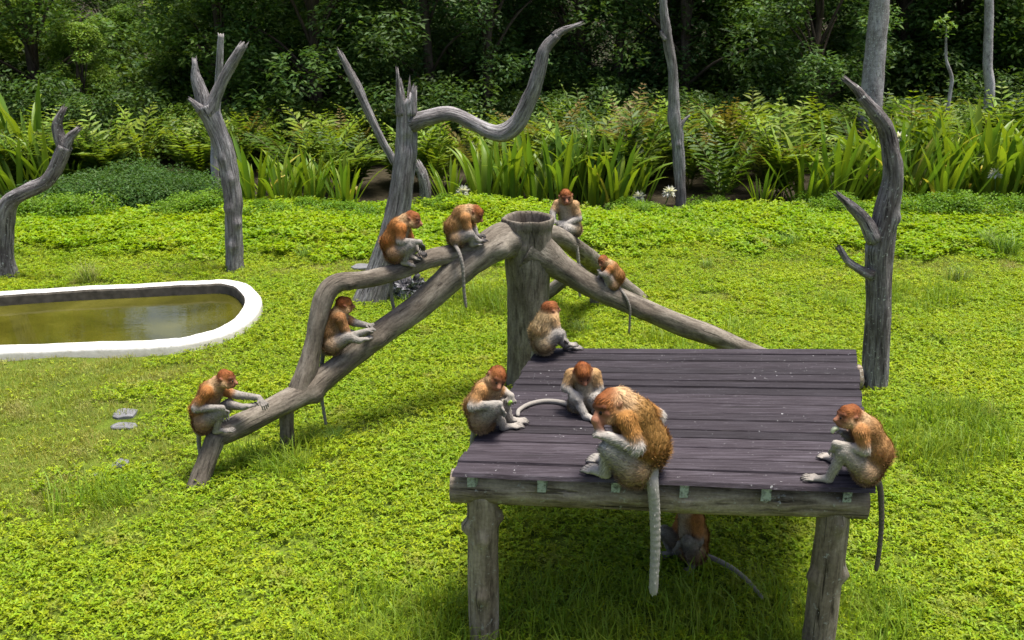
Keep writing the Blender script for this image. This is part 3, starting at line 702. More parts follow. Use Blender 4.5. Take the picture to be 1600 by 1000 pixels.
T_LIGHT = [tree_variant(101, 7.5, 2.4, .5, .20, .10, (.16, .25, .034)), tree_variant(102, 8.5, 2.6, .4, .19, .095, (.14, .23, .03))]
T_MID = [tree_variant(103, 8.5, 2.6, .4, .17, .08, (.095, .165, .028)), tree_variant(104, 7.5, 2.5, .3, .16, .08, (.105, .18, .027)), tree_variant(107, 8., 2.4, .8, .17, .08, (.085, .155, .034))]
T_DARK = [tree_variant(105, 9, 2.7, .3, .16, .075, (.066, .125, .034)), tree_variant(106, 8, 2.6, .5, .17, .08, (.075, .135, .03))]
TLAB = {0: 'large leaved light green tree', 1: 'bushy mid green tree', 2: 'dense dark green tree'}
MARKS = ((60, 'bent dead trunk'), (200, 'dark herb mounds'), (350, 'knobbly two pronged tree'), (630, 'leaning jagged trunk'), (822, 'hollow trunk'), (1058, 'thin grey dead trunk'), (1200, 'lone strap leaved clump'), (1375, 'stained dead tree'), (1545, 'slim pale bare trunk'))
def mark(x, y):
    px = 800+FPX*x/(y*.98); return min(MARKS, key=lambda q: abs(q[0]-px))[1]
def tree(x, y, kind, s=1., row=0):
    cm, tm = (T_LIGHT, T_MID, T_DARK)[kind][rng.integers((2, 3, 2)[kind])]
    o = empty('tree', (x, y, 0), rng.uniform(0, 6.28)); o.scale = (s, s, s*rng.uniform(.9, 1.1))
    w = ('at the wood front', 'inside the wood', 'deep in the wood', 'at the wood back')[row]; tag(o, '%s %s behind the %s' % (TLAB[kind], w, mark(x, y)), 'tree', '%s, %s, %s' % (TLAB[kind], w, mark(x, y)))
    obj('trunk', tm, o); obj('crown', cm, o)
for row, (y, n, w) in enumerate(((28.9, 13, 17), (31.0, 14, 19), (33.5, 15, 22), (37., 16, 25))):
    for i in range(n):
        x = -w+2*w*i/(n-1)+rng.uniform(-.7, .7); yy = y+rng.uniform(-.8, .8); p = rng.uniform()
        if row == 0 and (abs(x-2.6) < 1.0 or 9.5 < x < 14.6): yy += 2.2
        kind = 0 if x < -8.5 and p < .85 else (2 if (x > 1 and p < .7) or p < .3 else 1)
        low = -.45 < x/yy < -.32
        tree(x, yy, kind, rng.uniform(.36, .46) if low else rng.uniform(.85, 1.15), row)
for i in range(30):
    tree(-25+50*i/29+rng.uniform(-.5, .5), 41+rng.uniform(-1, 1), 1 if rng.uniform() < .5 else 2, rng.uniform(.72, .82), 3)
# low shrubs that close the wood at the ground
def shrub_variant(seed, R, H, ln, wd, base, per=300, n=14):
    r = np.random.default_rng(seed); C = []; RR = []
    for i in range(n):
        a = r.uniform(0, 6.28); q = R*r.uniform(0, 1)**.5; C.append((q*math.cos(a), q*math.sin(a), H*(.25+.6*r.uniform()*(1-.5*(q/R)**2)))); RR.append(r.uniform(.28, .5)*R/1.0)
    v, f, c = clump_leaves(C, RR, per, ln, wd, base, r); cm = mesh('foliage', v, f, M['crown'], smooth=False, col=c)
    tv = [tube([(0, 0, -.1), (c[0]*.5, c[1]*.5, c[2]*.6), c], [.03, .02, .008], seg=6, step=.3, seed=seed) for c in C[:8]]
    V = np.concatenate([t[0] for t in tv]); A = np.concatenate([t[2] for t in tv]); F = []; k = 0
    for v, f, a in tv: F += [tuple(i+k for i in q) for q in f]; k += len(v)
    return cm, mesh('stem', V, F, M['brown_bark'], attrs=A)
S_DK = [shrub_variant(201, 1.1, 1.7, .13, .06, (.06, .11, .025)), shrub_variant(202, 1.2, 2.0, .14, .065, (.07, .125, .024))]
S_LT = [shrub_variant(203, 1.1, 1.6, .13, .06, (.105, .175, .022)), shrub_variant(204, 1.0, 1.4, .12, .06, (.125, .20, .022))]
S_HERB = [shrub_variant(205, .95, .55, .075, .035, (.06, .125, .022), per=900, n=22)]
S_YEL = [shrub_variant(206, .7, .42, .07, .045, (.13, .235, .014), per=900, n=18)]
def shrub(x, y, var, label, group, s=1.):
    cm, stm = var[rng.integers(len(var))]
    o = empty('shrub', (x, y, float(hgt(x, y))-.02), rng.uniform(0, 6.28)); o.scale = (s, s, s*rng.uniform(.85, 1.15)); tag(o, label, 'shrub', group)
    obj('stem', stm, o); obj('foliage', cm, o)
for i in range(96):
    x = (-15, -18, -21)[i//32]+(30, 36, 42)[i//32]*(i % 32)/31+rng.uniform(-.5, .5); yy = (27.2, 29.8, 32.)[i//32]+rng.uniform(-.7, .7); lt = (x < -8 and rng.uniform() < .6) or rng.uniform() < .2; nm = '%s shrub %s behind the %s' % ('light green leafy' if lt else 'dark leafy', ('along the wood edge', 'among the first trees', 'deep in the wood')[i//32], mark(x, yy)); shrub(x, yy, S_LT if lt else S_DK, nm, nm.replace('shrub', 'shrubs'), rng.uniform(.85, 1.25)*(1, 1.25, 1.5)[i//32])
for px, py, s in ((110, 318, 1.0), (165, 312, 1.1), (215, 318, 1.1), (262, 322, 1.0), (300, 318, .8), (75, 322, .7), (190, 300, 1.0), (250, 302, .9)):
    p = G(px, py); shrub(p.x, p.y, S_HERB, ('big' if s > .95 else 'smaller')+' low dark green herb mound behind the bright creepers', ('big' if s > .95 else 'smaller')+' dark herb mounds', s)
for px, py, s in ((60, 345, .8), (130, 350, .9), (330, 340, .9), (290, 345, .7), (410, 352, .6), (480, 345, .7), (545, 350, .7), (690, 340, .5), (980, 335, .6), (1110, 330, .6), (1290, 335, .8), (1330, 342, .6), (1440, 345, .8), (1520, 350, .9), (1585, 345, .8), (1010, 342, .5)):
    p = G(px, py); shrub(p.x, p.y, S_YEL, ('broad' if s > .75 else 'small')+' bright green creeper mound at the lawn edge before the '+mark(p.x, p.y), ('broad' if s > .75 else 'small')+' creeper mounds before the '+mark(p.x, p.y), s)
# ferns
cnt = 0
for i in range(225):
    y = 20.7+5.4*(i % 10)/9+rng.uniform(-.3, .3); w = y*.56+2.2; x = rng.uniform(-w, w)
    px = 800+FPX*x/(y*.98)
    if y < 21.9 and (360 < px < 580 or 680 < px < 1010 or px > 1240): continue
    if y < 22.2 and px < 330: continue
    if y < 22.6 and abs(px-1060) < 55: continue
    if y < 23 and abs(px-338) < 34: continue
    p = rng.uniform()
    kind = 'rusty' if (880 < px < 1400 and p < .26) or p < .06 else ('bright' if p > (.45 if px < 600 else .62) else 'green')
    fern(x, y, int(rng.integers(7, 11)), rng.uniform(.9, 1.25)*(1.3 if px > 850 else 1.05), kind)
# strap-leaved lilies
LA = 'clump of upright strap leaves at the lawn edge'
for px, py, n, sz, yel, fl in ((398, 330, 17, 1.6, 2, ()), (440, 330, 17, 1.35, 1, ()), (490, 328, 16, 1.3, 0, ()), (540, 330, 14, 1.3, 1, ()), (465, 322, 14, 1.4, 0, ())):
    lily(px, py, n, sz, 'strap leaved clump between the knobbly dead tree and leaning trunk', yel=yel, flowers=fl, group='strap leaved clumps by the leaning trunk')
for px, py, n, sz, yel, fl in ((705, 326, 13, 1.1, 0, ((723, 300),)), (755, 324, 17, 1.65, 0, ()), (795, 322, 18, 1.8, 0, ()), (835, 318, 18, 1.9, 0, ()), (880, 322, 18, 1.85, 1, ()), (925, 320, 18, 1.8, 0, ()), (965, 322, 16, 1.5, 1, ()), (1000, 318, 12, 1.1, 1, ((998, 309), (1046, 301)))):
    lily(px, py, n, sz, 'tall strap leaved clump behind the hollow trunk', yel=yel, flowers=fl, group='strap leaved clumps behind the hollow trunk')
lily(1190, 328, 11, 1.0, 'small lone strap leaved clump by a dark gap in the ferns', spread=.8)
for px, Y, n, sz, yel, fl in ((1265, 20.8, 12, 1.2, 0, ()), (1310, 21.0, 15, 1.4, 1, ()), (1360, 21.6, 14, 1.4, 1, ()), (1410, 21.0, 16, 1.45, 3, ((1405, 216),)), (1445, 21.4, 16, 1.5, 2, ()), (1480, 20.7, 16, 1.35, 4, ()), (1520, 21.3, 17, 1.55, 1, ()), (1560, 20.8, 16, 1.5, 2, ((1556, 272),)), (1600, 21.2, 16, 1.6, 1, ()), (1640, 20.9, 14, 1.5, 1, ()), (1540, 22.3, 14, 1.5, 0, ()), (1460, 22.5, 14, 1.5, 0, ()), (1395, 22.6, 13, 1.4, 0, ())):
    lily(px, 300, int(n*1.25), sz*1.35, 'strap leaved clump in the broad bank behind the stained dead tree', Y=Y, yel=yel, flowers=fl, spread=1.2, group='strap leaved clumps of the broad bank')
for px, Y, n, sz in ((20, 21.5, 12, 1.3), (70, 22.0, 13, 1.5), (-10, 22.6, 12, 1.4), (110, 22.6, 10, 1.2), (50, 23.4, 14, 2.0)):
    lily(px, 250, int(n*1.2), sz*1.2, 'strap leaved clump beyond the bent dead trunk', Y=Y, group='strap leaved clumps beyond the bent trunk')
# leafy sapling
sp = Vector((U(1483, 150, 25.2).x, 25.2, 0)); sap = empty('sapling', sp); tag(sap, 'thin young tree with a small tuft of pale leaves', 'sapling')
limb('stem', sap, [sp]+UP(25.2, (1484, 150), (1487, 122), (1479, 95), (1478, 70), (1479, 40)), [.05, .045, .05, .035, .03, .015], M['trunk_bark'], seg=9, seed=61)
n = 70; pp = np.array(U(1479, 40, 25.2))+rng.normal(size=(n, 3))*np.array([.12, .12, .1]); v, f, c = leaves(pp, rng.uniform(0, 6.28, n), rng.uniform(-.4, .8, n), rng.normal(size=n)*.4, np.full(n, .17), np.full(n, .075), cvar(n, (.14, .22, .04)))
obj('leaves', mesh('leaves', rel(v, sp), f, M['crown'], smooth=False, col=c), sap)
# grass tufts on the lawn
def tuft_me(seed):
    r = np.random.default_rng(seed); v, f, c = blades(150, .22, .18, .42, .009, (.15, .24, .03), 1.0, r); return mesh('blades', v, f, M['blade'], smooth=False, col=c)
tufts = [tuft_me(301), tuft_me(302), tuft_me(303)]
for px, py, s, lab in ((140, 440, 1.1, 'spiky grass tuft behind the pond rim'), (1495, 442, 1.0, 'spiky grass tuft on open lawn beyond the stained dead tree'), (1115, 382, .9, 'spiky grass tuft below the lone strap leaved clump'), (1230, 390, .85, 'spiky grass tuft near the small creeper mounds'), (478, 405, .7, 'spiky grass tuft between knobbly tree and leaning trunk'), (1570, 400, 1.3, 'broad grass tuft at the foot of the yellowing strap leaves'), (1540, 390, 1.0, 'thin grass tuft beside the broad tuft'), (1410, 372, .7, 'small grass tuft behind the stained dead tree'), (1105, 420, .6, 'small pale grass tuft on open lawn behind the platform'), (520, 690, .55, 'grass tuft beside the beam post'), (905, 520, .7, 'long grass tuft between hollow trunk and platform')):
    p = G(px, py); o = obj('grass_tuft', tufts[rng.integers(3)]); o.location = (p.x, p.y, float(hgt(p.x, p.y))-.02); o.scale = (s*1.2, s*1.2, s); o.rotation_euler = (0, 0, rng.uniform(0, 6))
    tag(o, lab, 'grass tuft', 'grass tufts on the lawn')
# paving slabs sunk in the turf
def slab(px, py, w, d, lab, seed, h=.012):
    b = G(px, py); r = random.Random(seed); n = 11; V = []
    for z, k in ((-.04, 1.02), (h-.008, 1.), (h, .9)):
        for i in range(n):
            a = 6.283*i/n; q = (1+.22*noise.noise(Vector((math.cos(a)*1.5+seed, math.sin(a)*1.5, 0))))*k; e = .75
            V.append((w/2*q*abs(math.cos(a))**e*(1 if math.cos(a) > 0 else -1), d/2*q*abs(math.sin(a))**e*(1 if math.sin(a) > 0 else -1), z+.006*math.sin(i*2.3)))
    F = [(k*n+i, k*n+(i+1) % n, (k+1)*n+(i+1) % n, (k+1)*n+i) for k in (0, 1) for i in range(n)]+[tuple(2*n+i for i in range(n))]
    o = obj('paving_slab', mesh('paving_slab', V, F, M['stone'], smooth=False)); o.location = (b.x, b.y, float(hgt(b.x, b.y))+.015); tag(o, lab, 'slab', 'sunken paving slabs', 'thing')
slab(195, 650, .26, .24, 'flat grey slab sunk in turf, the largest one', 1)
slab(194, 668, .27, .16, 'narrow grey slab just below the largest slab', 2)
slab(188, 725, .17, .19, 'small grey slab in turf near the strut foot', 3)
slab(147, 745, .09, .09, 'tiny grey stone showing through short turf', 4)
slab(565, 420, .3, .3, 'pale slab on the lawn behind the branch beam', 5, .05)
# charred root
rb = G(632, 468); rt = empty('charred_root', rb); tag(rt, 'gnarled charred root lump with a broken stub under the beam', 'root')
def lump():
    nu, nv = 40, 24; V = []; A = []
    for j in range(nv+1):
        th = math.pi*j/nv
        for i in range(nu):
            ph = 2*math.pi*i/nu; d = Vector((math.sin(th)*math.cos(ph), math.sin(th)*math.sin(ph), math.cos(th)))
            r = 1+.75*noise.noise(d*1.7+Vector((3, 1, 2)))+.45*noise.noise(d*4.2)+.2*noise.noise(d*9)
            V.append((d.x*.24*r, d.y*.17*r, .16+d.z*.19*r)); A.append((d.x*.3, d.y*.3, d.z*.3))
    F = [(j*nu+i, (j+1)*nu+i, (j+1)*nu+(i+1) % nu, j*nu+(i+1) % nu) for j in range(nv) for i in range(nu)]
    return mesh('root_mass', V, F, M['burnt'], smooth=False, attrs=A)
obj('root_mass', lump(), rt)
limb('stub', rt, [rb+Vector((.05, 0, .1)), rb+Vector((.13, 0, .25)), rb+Vector((.22, -.02, .40))], [.06, .05, .04], M['burnt'], seed=71, splinter=.03, seg=12)
limb('stub', rt, [rb+Vector((-.1, 0, .15)), rb+Vector((-.22, 0, .2)), rb+Vector((-.3, -.02, .17))], [.06, .045, .03], M['burnt'], seed=72, splinter=.03, seg=12)
# ------------------------------------------------------------------ monkeys
def surface_nets(d, org, h):
    s = d < 0; nx, ny, nz = d.shape
    cs = np.zeros((nx-1, ny-1, nz-1), np.uint8)
    for i in (0, 1):
        for j in (0, 1):
            for k in (0, 1): cs += s[i:nx-1+i, j:ny-1+j, k:nz-1+k]
    act = (cs > 0) & (cs < 8); I = np.argwhere(act); ids = -np.ones(act.shape, np.int64); ids[act] = np.arange(len(I))
    acc = np.zeros((len(I), 3)); cnt = np.zeros(len(I)); cr = [(0, 0, 0), (1, 0, 0), (0, 1, 0), (1, 1, 0), (0, 0, 1), (1, 0, 1), (0, 1, 1), (1, 1, 1)]
    for a in range(8):
        for ax in range(3):
            if cr[a][ax]: continue
            b = list(cr[a]); b[ax] = 1
            pa, pb = I+np.array(cr[a]), I+np.array(b)
            da, db = d[pa[:, 0], pa[:, 1], pa[:, 2]], d[pb[:, 0], pb[:, 1], pb[:, 2]]
            m = (da < 0) != (db < 0); t = np.where(m, da/(da-db+1e-12), 0)
            q = pa+(pb-pa)*t[:, None]; acc[m] += q[m]; cnt[m] += 1
    V = acc/cnt[:, None]*h+org; F = []
    for ax in range(3):
        a0, a1 = [slice(None)]*3, [slice(None)]*3; a0[ax] = slice(0, -1); a1[ax] = slice(1, None)
        e0, e1 = s[tuple(a0)], s[tuple(a1)]; E = np.argwhere(e0 != e1); u, v = (ax+1) % 3, (ax+2) % 3
        E = E[(E[:, u] > 0) & (E[:, v] > 0) & (E[:, u] < d.shape[u]-1) & (E[:, v] < d.shape[v]-1)]
        def c(du, dv):
            q = E.copy(); q[:, u] += du; q[:, v] += dv; return ids[q[:, 0], q[:, 1], q[:, 2]]
        Q = np.stack([c(-1, -1), c(0, -1), c(0, 0), c(-1, 0)], 1); fl = ~e0[E[:, 0], E[:, 1], E[:, 2]]
        Q[fl] = Q[fl][:, ::-1]; F.append(Q)
    return V, np.concatenate(F)
OR, DKO, CAP, CRM = (.29, .135, .042), (.06, .019, .008), (.19, .056, .014), (.50, .325, .17)
GREY, LGREY, BEL, FACE, TAILC, DSKIN = (.27, .247, .222), (.33, .308, .28), (.36, .315, .24), (.21, .085, .05), (.26, .24, .21), (.05, .045, .045)
def unit(v): v = np.asarray(v, float); return v/(np.linalg.norm(v)+1e-9)
class Body:
    def __init__(s): s.p = []
    def cap(s, a, b, r0, r1, c0, c1=None, bl=.02, fur=1.):
        s.p.append((np.array(a, float), np.array(b, float), r0, r1, np.array(c0), np.array(c1 if c1 is not None else c0), bl, fur))
    def grid(s, h):
        lo = np.min([np.minimum(q[0], q[1])-max(q[2], q[3]) for q in s.p], 0)-.03; hi = np.max([np.maximum(q[0], q[1])+max(q[2], q[3]) for q in s.p], 0)+.03
        n = np.ceil((hi-lo)/h).astype(int)+1; D = np.full(n, .05, np.float32)
        for a, b, r0, r1, c0, c1, bl, fu in s.p:
            m = max(r0, r1)+.035; i0 = np.maximum(((np.minimum(a, b)-m-lo)/h).astype(int), 0); i1 = np.minimum(((np.maximum(a, b)+m-lo)/h).astype(int)+2, n)
            X, Y, Z = np.meshgrid(*[lo[k]+h*np.arange(i0[k], i1[k]) for k in range(3)], indexing='ij'); P = np.stack([X, Y, Z], -1)
            ba = b-a; t = np.clip(((P-a)@ba)/(ba@ba+1e-12), 0, 1)
            d = np.linalg.norm(P-a-t[..., None]*ba, axis=-1)-(r0+(r1-r0)*t)
            sl = tuple(slice(i0[k], i1[k]) for k in range(3)); o = D[sl]
            hh = np.maximum(bl-np.abs(o-d), 0)/bl; D[sl] = np.minimum(o, d)-hh*hh*bl*.25
        return surface_nets(D, lo, h)
    def shade(s, V):
        W = np.zeros((len(V), 1)); C = np.zeros((len(V), 3)); A = np.zeros((len(V), 3)); Fu = np.zeros(len(V))
        for a, b, r0, r1, c0, c1, bl, fu in s.p:
            ba = b-a; t = np.clip(((V-a)@ba)/(ba@ba+1e-12), 0, 1); d = np.linalg.norm(V-a-t[:, None]*ba, axis=1)-(r0+(r1-r0)*t)
            w = np.exp(-np.clip(d+.012, 0, 1)/.008)+1e-12; W[:, 0] += w; C += w[:, None]*(c0+(c1-c0)*t[:, None]); A += w[:, None]*unit(ba); Fu += w*fu
        return C/W, A/W, Fu/W[:, 0]

def monkey(label, Y, k, J, male=False, back=OR, limb=GREY, tail_c=TAILC, h=.006, strands=13000, palm=None, ground=None, sit=None):
    """J: joints as (px, py, depth offset in cm times k); every joint is a pixel ray cut at the animal's own distance"""
    def pt(q):
        if len(q) == 4: return np.array(G(q[0], q[1], q[3]))           # on a level surface
        return np.array(U(q[0], q[1], Y+q[2]*.01*k))
    B = Body(); c = B.cap
    g = {n: pt(v) for n, v in J.items() if isinstance(v, tuple)}
    pel, mid, ch, nk, hd, ns = (g[n] for n in ('pel', 'mid', 'chest', 'neck', 'head', 'nose'))
    bulk = 1.12 if male else 1.
    front = unit(np.mean([pt(J[l][1]) for l in ('legN', 'legF')], 0)-pel)
    c(pel, mid, .098*k, .108*k*bulk, back, back, .04); c(mid, ch, .108*k*bulk, .094*k*bulk, back, back, .04)
    c(mid+front*.05*k-np.array([0, 0, .01*k]), ch+front*.045*k, .084*k, .066*k, BEL, BEL, .03, .6)
    c(ch, nk, .085*k*bulk, .062*k, back, CRM, .04); c(nk, hd-(hd-nk)*.25, .06*k, .055*k, CRM if not male else OR, CAP, .03)
    if male: c(nk+np.array([0, 0, .02*k]), ch, .075*k, .085*k, CRM, back, .04)
    c(pel-np.array([0, 0, .03*k]), pel-front*.03*k-np.array([0, 0, .035*k]), .07*k, .06*k, back if not male else LGREY, LGREY, .03)
    # limbs
    for n in ('armN', 'armF'):
        sh, el, wr, tp = [pt(q) for q in J[n]]
        ac = tuple(np.array(back)*np.array([1.08, .95, .85])); c(ch+(sh-ch)*.25, sh, .066*k, .046*k, back, ac, .03, .8); c(sh, sh+(el-sh)*.6, .047*k, .041*k, ac, ac, .025, .7); c(sh+(el-sh)*.5, el, .041*k, .037*k, ac, limb, .02, .6)
        c(el, wr, .037*k, .025*k, limb, limb, .015, .7); hand(B, wr, tp, k, limb, palm, el)
    for n in ('legN', 'legF'):
        hp, kn, an, to = [pt(q) for q in J[n]]
        hc = tuple(.5*np.array(back)+.5*np.array(limb)*np.array([1.1, .95, .7])); c(pel+(hp-pel)*.4, hp, .085*k, .08*k, back, hc, .03); c(hp, kn, .078*k*bulk, .048*k, hc, limb, .025, .8); c(hp+(kn-hp)*.5, kn, .058*k, .047*k, limb, limb, .02, .8)
        c(kn, an, .044*k, .027*k, limb, limb, .015, .7); foot(B, an, to, k, limb)
    # tail
    T = spline(np.array([pt(q) for q in J['tail']]), 5); T = np.vstack([pel+(T[0]-pel)*.5, T]); m = len(T)-1; tr = (.026 if male else .018)*k
    for i in range(m):
        f0, f1 = i/m, (i+1)/m; c(T[i], T[i+1], tr*(1.15-.35*f0), tr*(1.15-.35*f1), tail_c, tail_c, .01, .22)
    c(pel+(T[1]-pel)*.45, T[1], (.055 if male else .035)*k, tr*1.2, LGREY if male else back, tail_c, .02, .5)
    # head
    gdir = unit(ns-hd); hz = hd-ch; hz[2] = 0; up = np.array([0, 0, 1.])+.8*unit(hz); up = unit(up-gdir*(up@gdir))
    f = unit(gdir+(.55 if not male else 1.)*up); u = unit(up-f*(up@f)); r = np.cross(f, u); q = 1.08*k
    def H(a, b, cc): return hd+(f*a+u*b+r*cc)*q
    c(H(-.016, 0, 0), H(.0, .004, 0), .062*q, .057*q, CAP, (.25, .09, .022), .02, .8)
    c(H(-.02, .02, 0), H(.02, .028, 0), .053*q, .038*q, CAP, CAP, .02, .7)
    for sg in (-1, 1):
        c(H(.0, -.035, .035*sg), H(.03, -.05, .022*sg), .036*q, .028*q, CRM if not male else OR, (.32, .19, .09), .02, .6)
        c(H(-.012, .0, .064*sg), H(-.018, .008, .068*sg), .012*q, .010*q, FACE, FACE, .008, 0)
        c(H(.055, .014, .005*sg), H(.048, .014, .034*sg), .016*q, .014*q, DKO, DKO, .008, .2)
        c(H(.045, -.012, .026*sg), H(.04, -.022, .03*sg), .02*q, .018*q, FACE, FACE, .012, 0)
    c(H(.04, -.018, 0), H(.052, -.042, 0), .036*q, .03*q, FACE, FACE, .015, 0)
    c(H(.058, -.05, -.012), H(.058, -.05, .012), .017*q, .017*q, FACE, FACE, .01, 0)
    NC = (.30, .135, .082)
    if male:
        c(H(.062, .0, 0), H(.088, -.035, 0), .013*q, .02*q, NC, NC, .012, 0); c(H(.088, -.035, 0), H(.082, -.085, 0), .021*q, .023*q, NC, NC, .012, 0)
    else: c(H(.062, .002, 0), H(.088, -.026, 0), .011*q, .0155*q, NC, NC, .01, 0)
    V, F = B.grid(h); C, A, Fu = B.shade(V)
    base = np.array([pel[0], pel[1], V[:, 2].min()])
    o = empty('proboscis_monkey', base); tag(o, label, 'monkey', 'monkeys resting and feeding')
    jit = np.array([noise.noise(Vector(v)*28) for v in V[::1]])[:, None]
    Cb = np.clip(C*(1+.38*jit*Fu[:, None]), 0, 1)
    body = obj('body', mesh('body', V-base, F, M['skin'], col=Cb), o)
    # coat: short hairs lying along each limb
    tri = F; e1 = V[tri[:, 1]]-V[tri[:, 0]]; e2 = V[tri[:, 3]]-V[tri[:, 0]]; Nn = np.cross(e1, e2); ar = np.linalg.norm(Nn, axis=1); Nn /= ar[:, None]+1e-12
    fw = Fu[tri[:, 0]]; pr = ar*np.clip(fw, 0, 1)**1.5; pr /= pr.sum(); sel = rng.choice(len(tri), strands, p=pr)
    a, b = rng.uniform(0, 1, (2, strands, 1)); P = V[tri[sel, 0]]+e1[sel]*a+e2[sel]*b; nn = Nn[sel]; ax = A[tri[sel, 0]]; ax = ax-nn*np.sum(ax*nn, 1)[:, None]
    ln = (.012+.024*np.clip(fw[sel]-.45, 0, 1)*1.8)*k*rng.uniform(.6, 1.3, strands); ax = ax/(np.linalg.norm(ax, axis=1)[:, None]+1e-9)+np.array([0, 0, -.45])+rng.normal(size=(strands, 3))*.22
    d = ax/(np.linalg.norm(ax, axis=1)[:, None])+nn*.38; d /= np.linalg.norm(d, axis=1)[:, None]
    sd_ = np.cross(d, nn); sd_ /= np.linalg.norm(sd_, axis=1)[:, None]+1e-9; w = (.003*k*rng.uniform(.7, 1.3, strands))[:, None]
    P = P-nn*.002; Vf = np.stack([P-sd_*w, P+sd_*w, P+d*ln[:, None]], 1).reshape(-1, 3)
    cf = np.clip(C[tri[sel, 0]]*(1+rng.uniform(-.45, .5, (strands, 1))), 0, 1)
    obj('fur', mesh('fur', Vf-base, np.arange(strands*3).reshape(-1, 3), M['fur'], smooth=False, col=np.repeat(cf, 3, 0)), o)
    for sg in (-1, 1):
        e = H(.063, -.007, .022*sg); ev, ef = ball(.0105*q); obj('eye', mesh('eye', ev+(e-base), ef, M['eye']), o)
    return o
def ball(r, n=8, m=6):
    V = [(r*math.sin(math.pi*j/m)*math.cos(6.2832*i/n), r*math.sin(math.pi*j/m)*math.sin(6.2832*i/n), r*math.cos(math.pi*j/m)) for j in range(m+1) for i in range(n)]
    return np.array(V), [(j*n+i, (j+1)*n+i, (j+1)*n+(i+1) % n, j*n+(i+1) % n) for j in range(m) for i in range(n)]
def hand(B, wr, tp, k, col, palm, el):
    d = tp-wr; L = max(np.linalg.norm(d), .075*k); d = unit(d); fa = unit(wr-el); side = np.cross(d, np.array([0, 0, 1.]))
    if np.linalg.norm(side) < .35: side = np.cross(d, np.array([0, 1., 0]))
    side = unit(side); nrm = unit(np.cross(side, d)); nrm = nrm if nrm[2] > 0 else -nrm
    pk = wr+d*L*.48; fc = palm or tuple(x*.7 for x in col)
    for o in (-.014, .014): B.cap(wr+side*o*.6*k, pk+side*o*k, .018*k, .0155*k, col, fc, .01, .2)
    for i, (o, ln) in enumerate(((-.027, .8), (-.009, 1.), (.009, 1.02), (.027, .88))):
        b = pk+side*o*k; m = b+(d*.55+side*o*6)*L*.34*ln+nrm*.006*k; e = m+(d*.8-nrm*.65)*L*.26*ln
        B.cap(b, m, .0095*k, .0088*k, fc, fc, .004, 0); B.cap(m, e, .0088*k, .007*k, fc, fc, .004, 0)
    b = wr+d*L*.2+side*.022*k; m = b+unit(d*.6+side)*.03*k; B.cap(b, m, .010*k, .009*k, fc, fc, .005, 0); B.cap(m, m+unit(d-nrm*.4)*.022*k, .009*k, .007*k, fc, fc, .004, 0)
def foot(B, an, to, k, col):
    d = to-an; L = max(np.linalg.norm(d), .12*k); d = unit(d); side = np.cross(d, np.array([0, 0, 1.])); side = unit(side) if np.linalg.norm(side) > .1 else np.array([1., 0, 0])
    nrm = unit(np.cross(side, d)); nrm = nrm if nrm[2] > 0 else -nrm
    B.cap(an-d*.012*k-nrm*.004*k, an+d*.02*k, .026*k, .026*k, col, col, .012, .3)
    bl = an+d*L*.55-nrm*.003*k; fc = tuple(x*.85 for x in col)
    for o in (-.014, .014): B.cap(an, bl+side*o*k, .022*k, .0165*k, col, col, .012, .2)
    for o, ln in ((-.032, .8), (-.011, 1.), (.011, 1.02), (.032, .88)):
        b = bl+side*o*k; m = b+(d+side*o*5)*L*.24*ln+nrm*.004*k; B.cap(b, m, .0095*k, .0085*k, col, fc, .003, 0); B.cap(m, m+(d*.9-nrm*.4)*L*.18*ln, .0085*k, .0065*k, fc, DSKIN, .003, 0)
    b = an+d*L*.35+side*.02*k; m = b+unit(d+side*1.1)*.035*k; B.cap(b, m, .0115*k, .010*k, col, fc, .006, 0); B.cap(m, m+d*.025*k, .010*k, .008*k, fc, DSKIN, .004, 0)

Z = ZP+.024
monkey('orange backed monkey at the low end of the beam, reaching up along it', 8.83, 1.1, dict(
    pel=(318, 660, 0), mid=(318, 639, 0), chest=(329, 611, 0), neck=(341, 598, 0), head=(354, 591, -1), nose=(370, 604, -4),
    armN=[(322, 612, -10), (306, 638, -13), (347, 637, -13), (353, 659, -11)], armF=[(343, 609, 8), (370, 617, 10), (404, 621, 3), (419, 640, -3)],
    legN=[(317, 661, -8), (342, 643, -10), (338, 673, -8), (370, 671, -7)], legF=[(324, 658, 8), (357, 632, 7), (381, 636, 2), (403, 630, 1)],
    tail=[(311, 672, 6), (311, 695, 9), (316, 725, 9), (320, 745, 10)]))
monkey('dusky backed monkey leaning on the upright bend, both hands on the beam', 9.76, 1.1, dict(
    pel=(518, 537, 0), mid=(516, 520, 2), chest=(525, 498, 4), neck=(532, 484, 6), head=(538, 475, 7), nose=(551, 482, 11),
    armN=[(532, 497, -5), (544, 526, -5), (572, 517, 0), (588, 513, 3)], armF=[(537, 496, 12), (554, 504, 13), (573, 508, 10), (584, 508, 6)],
    legN=[(520, 540, -7), (542, 527, -8), (562, 532, -5), (583, 525, 0)], legF=[(524, 536, 9), (546, 523, 11), (566, 522, 10), (582, 517, 10)],
    tail=[(505, 551, 5), (501, 590, 5), (503, 623, 4), (509, 662, 2)]), back=(0.246, 0.134, 0.058), tail_c=(.2, .19, .17))
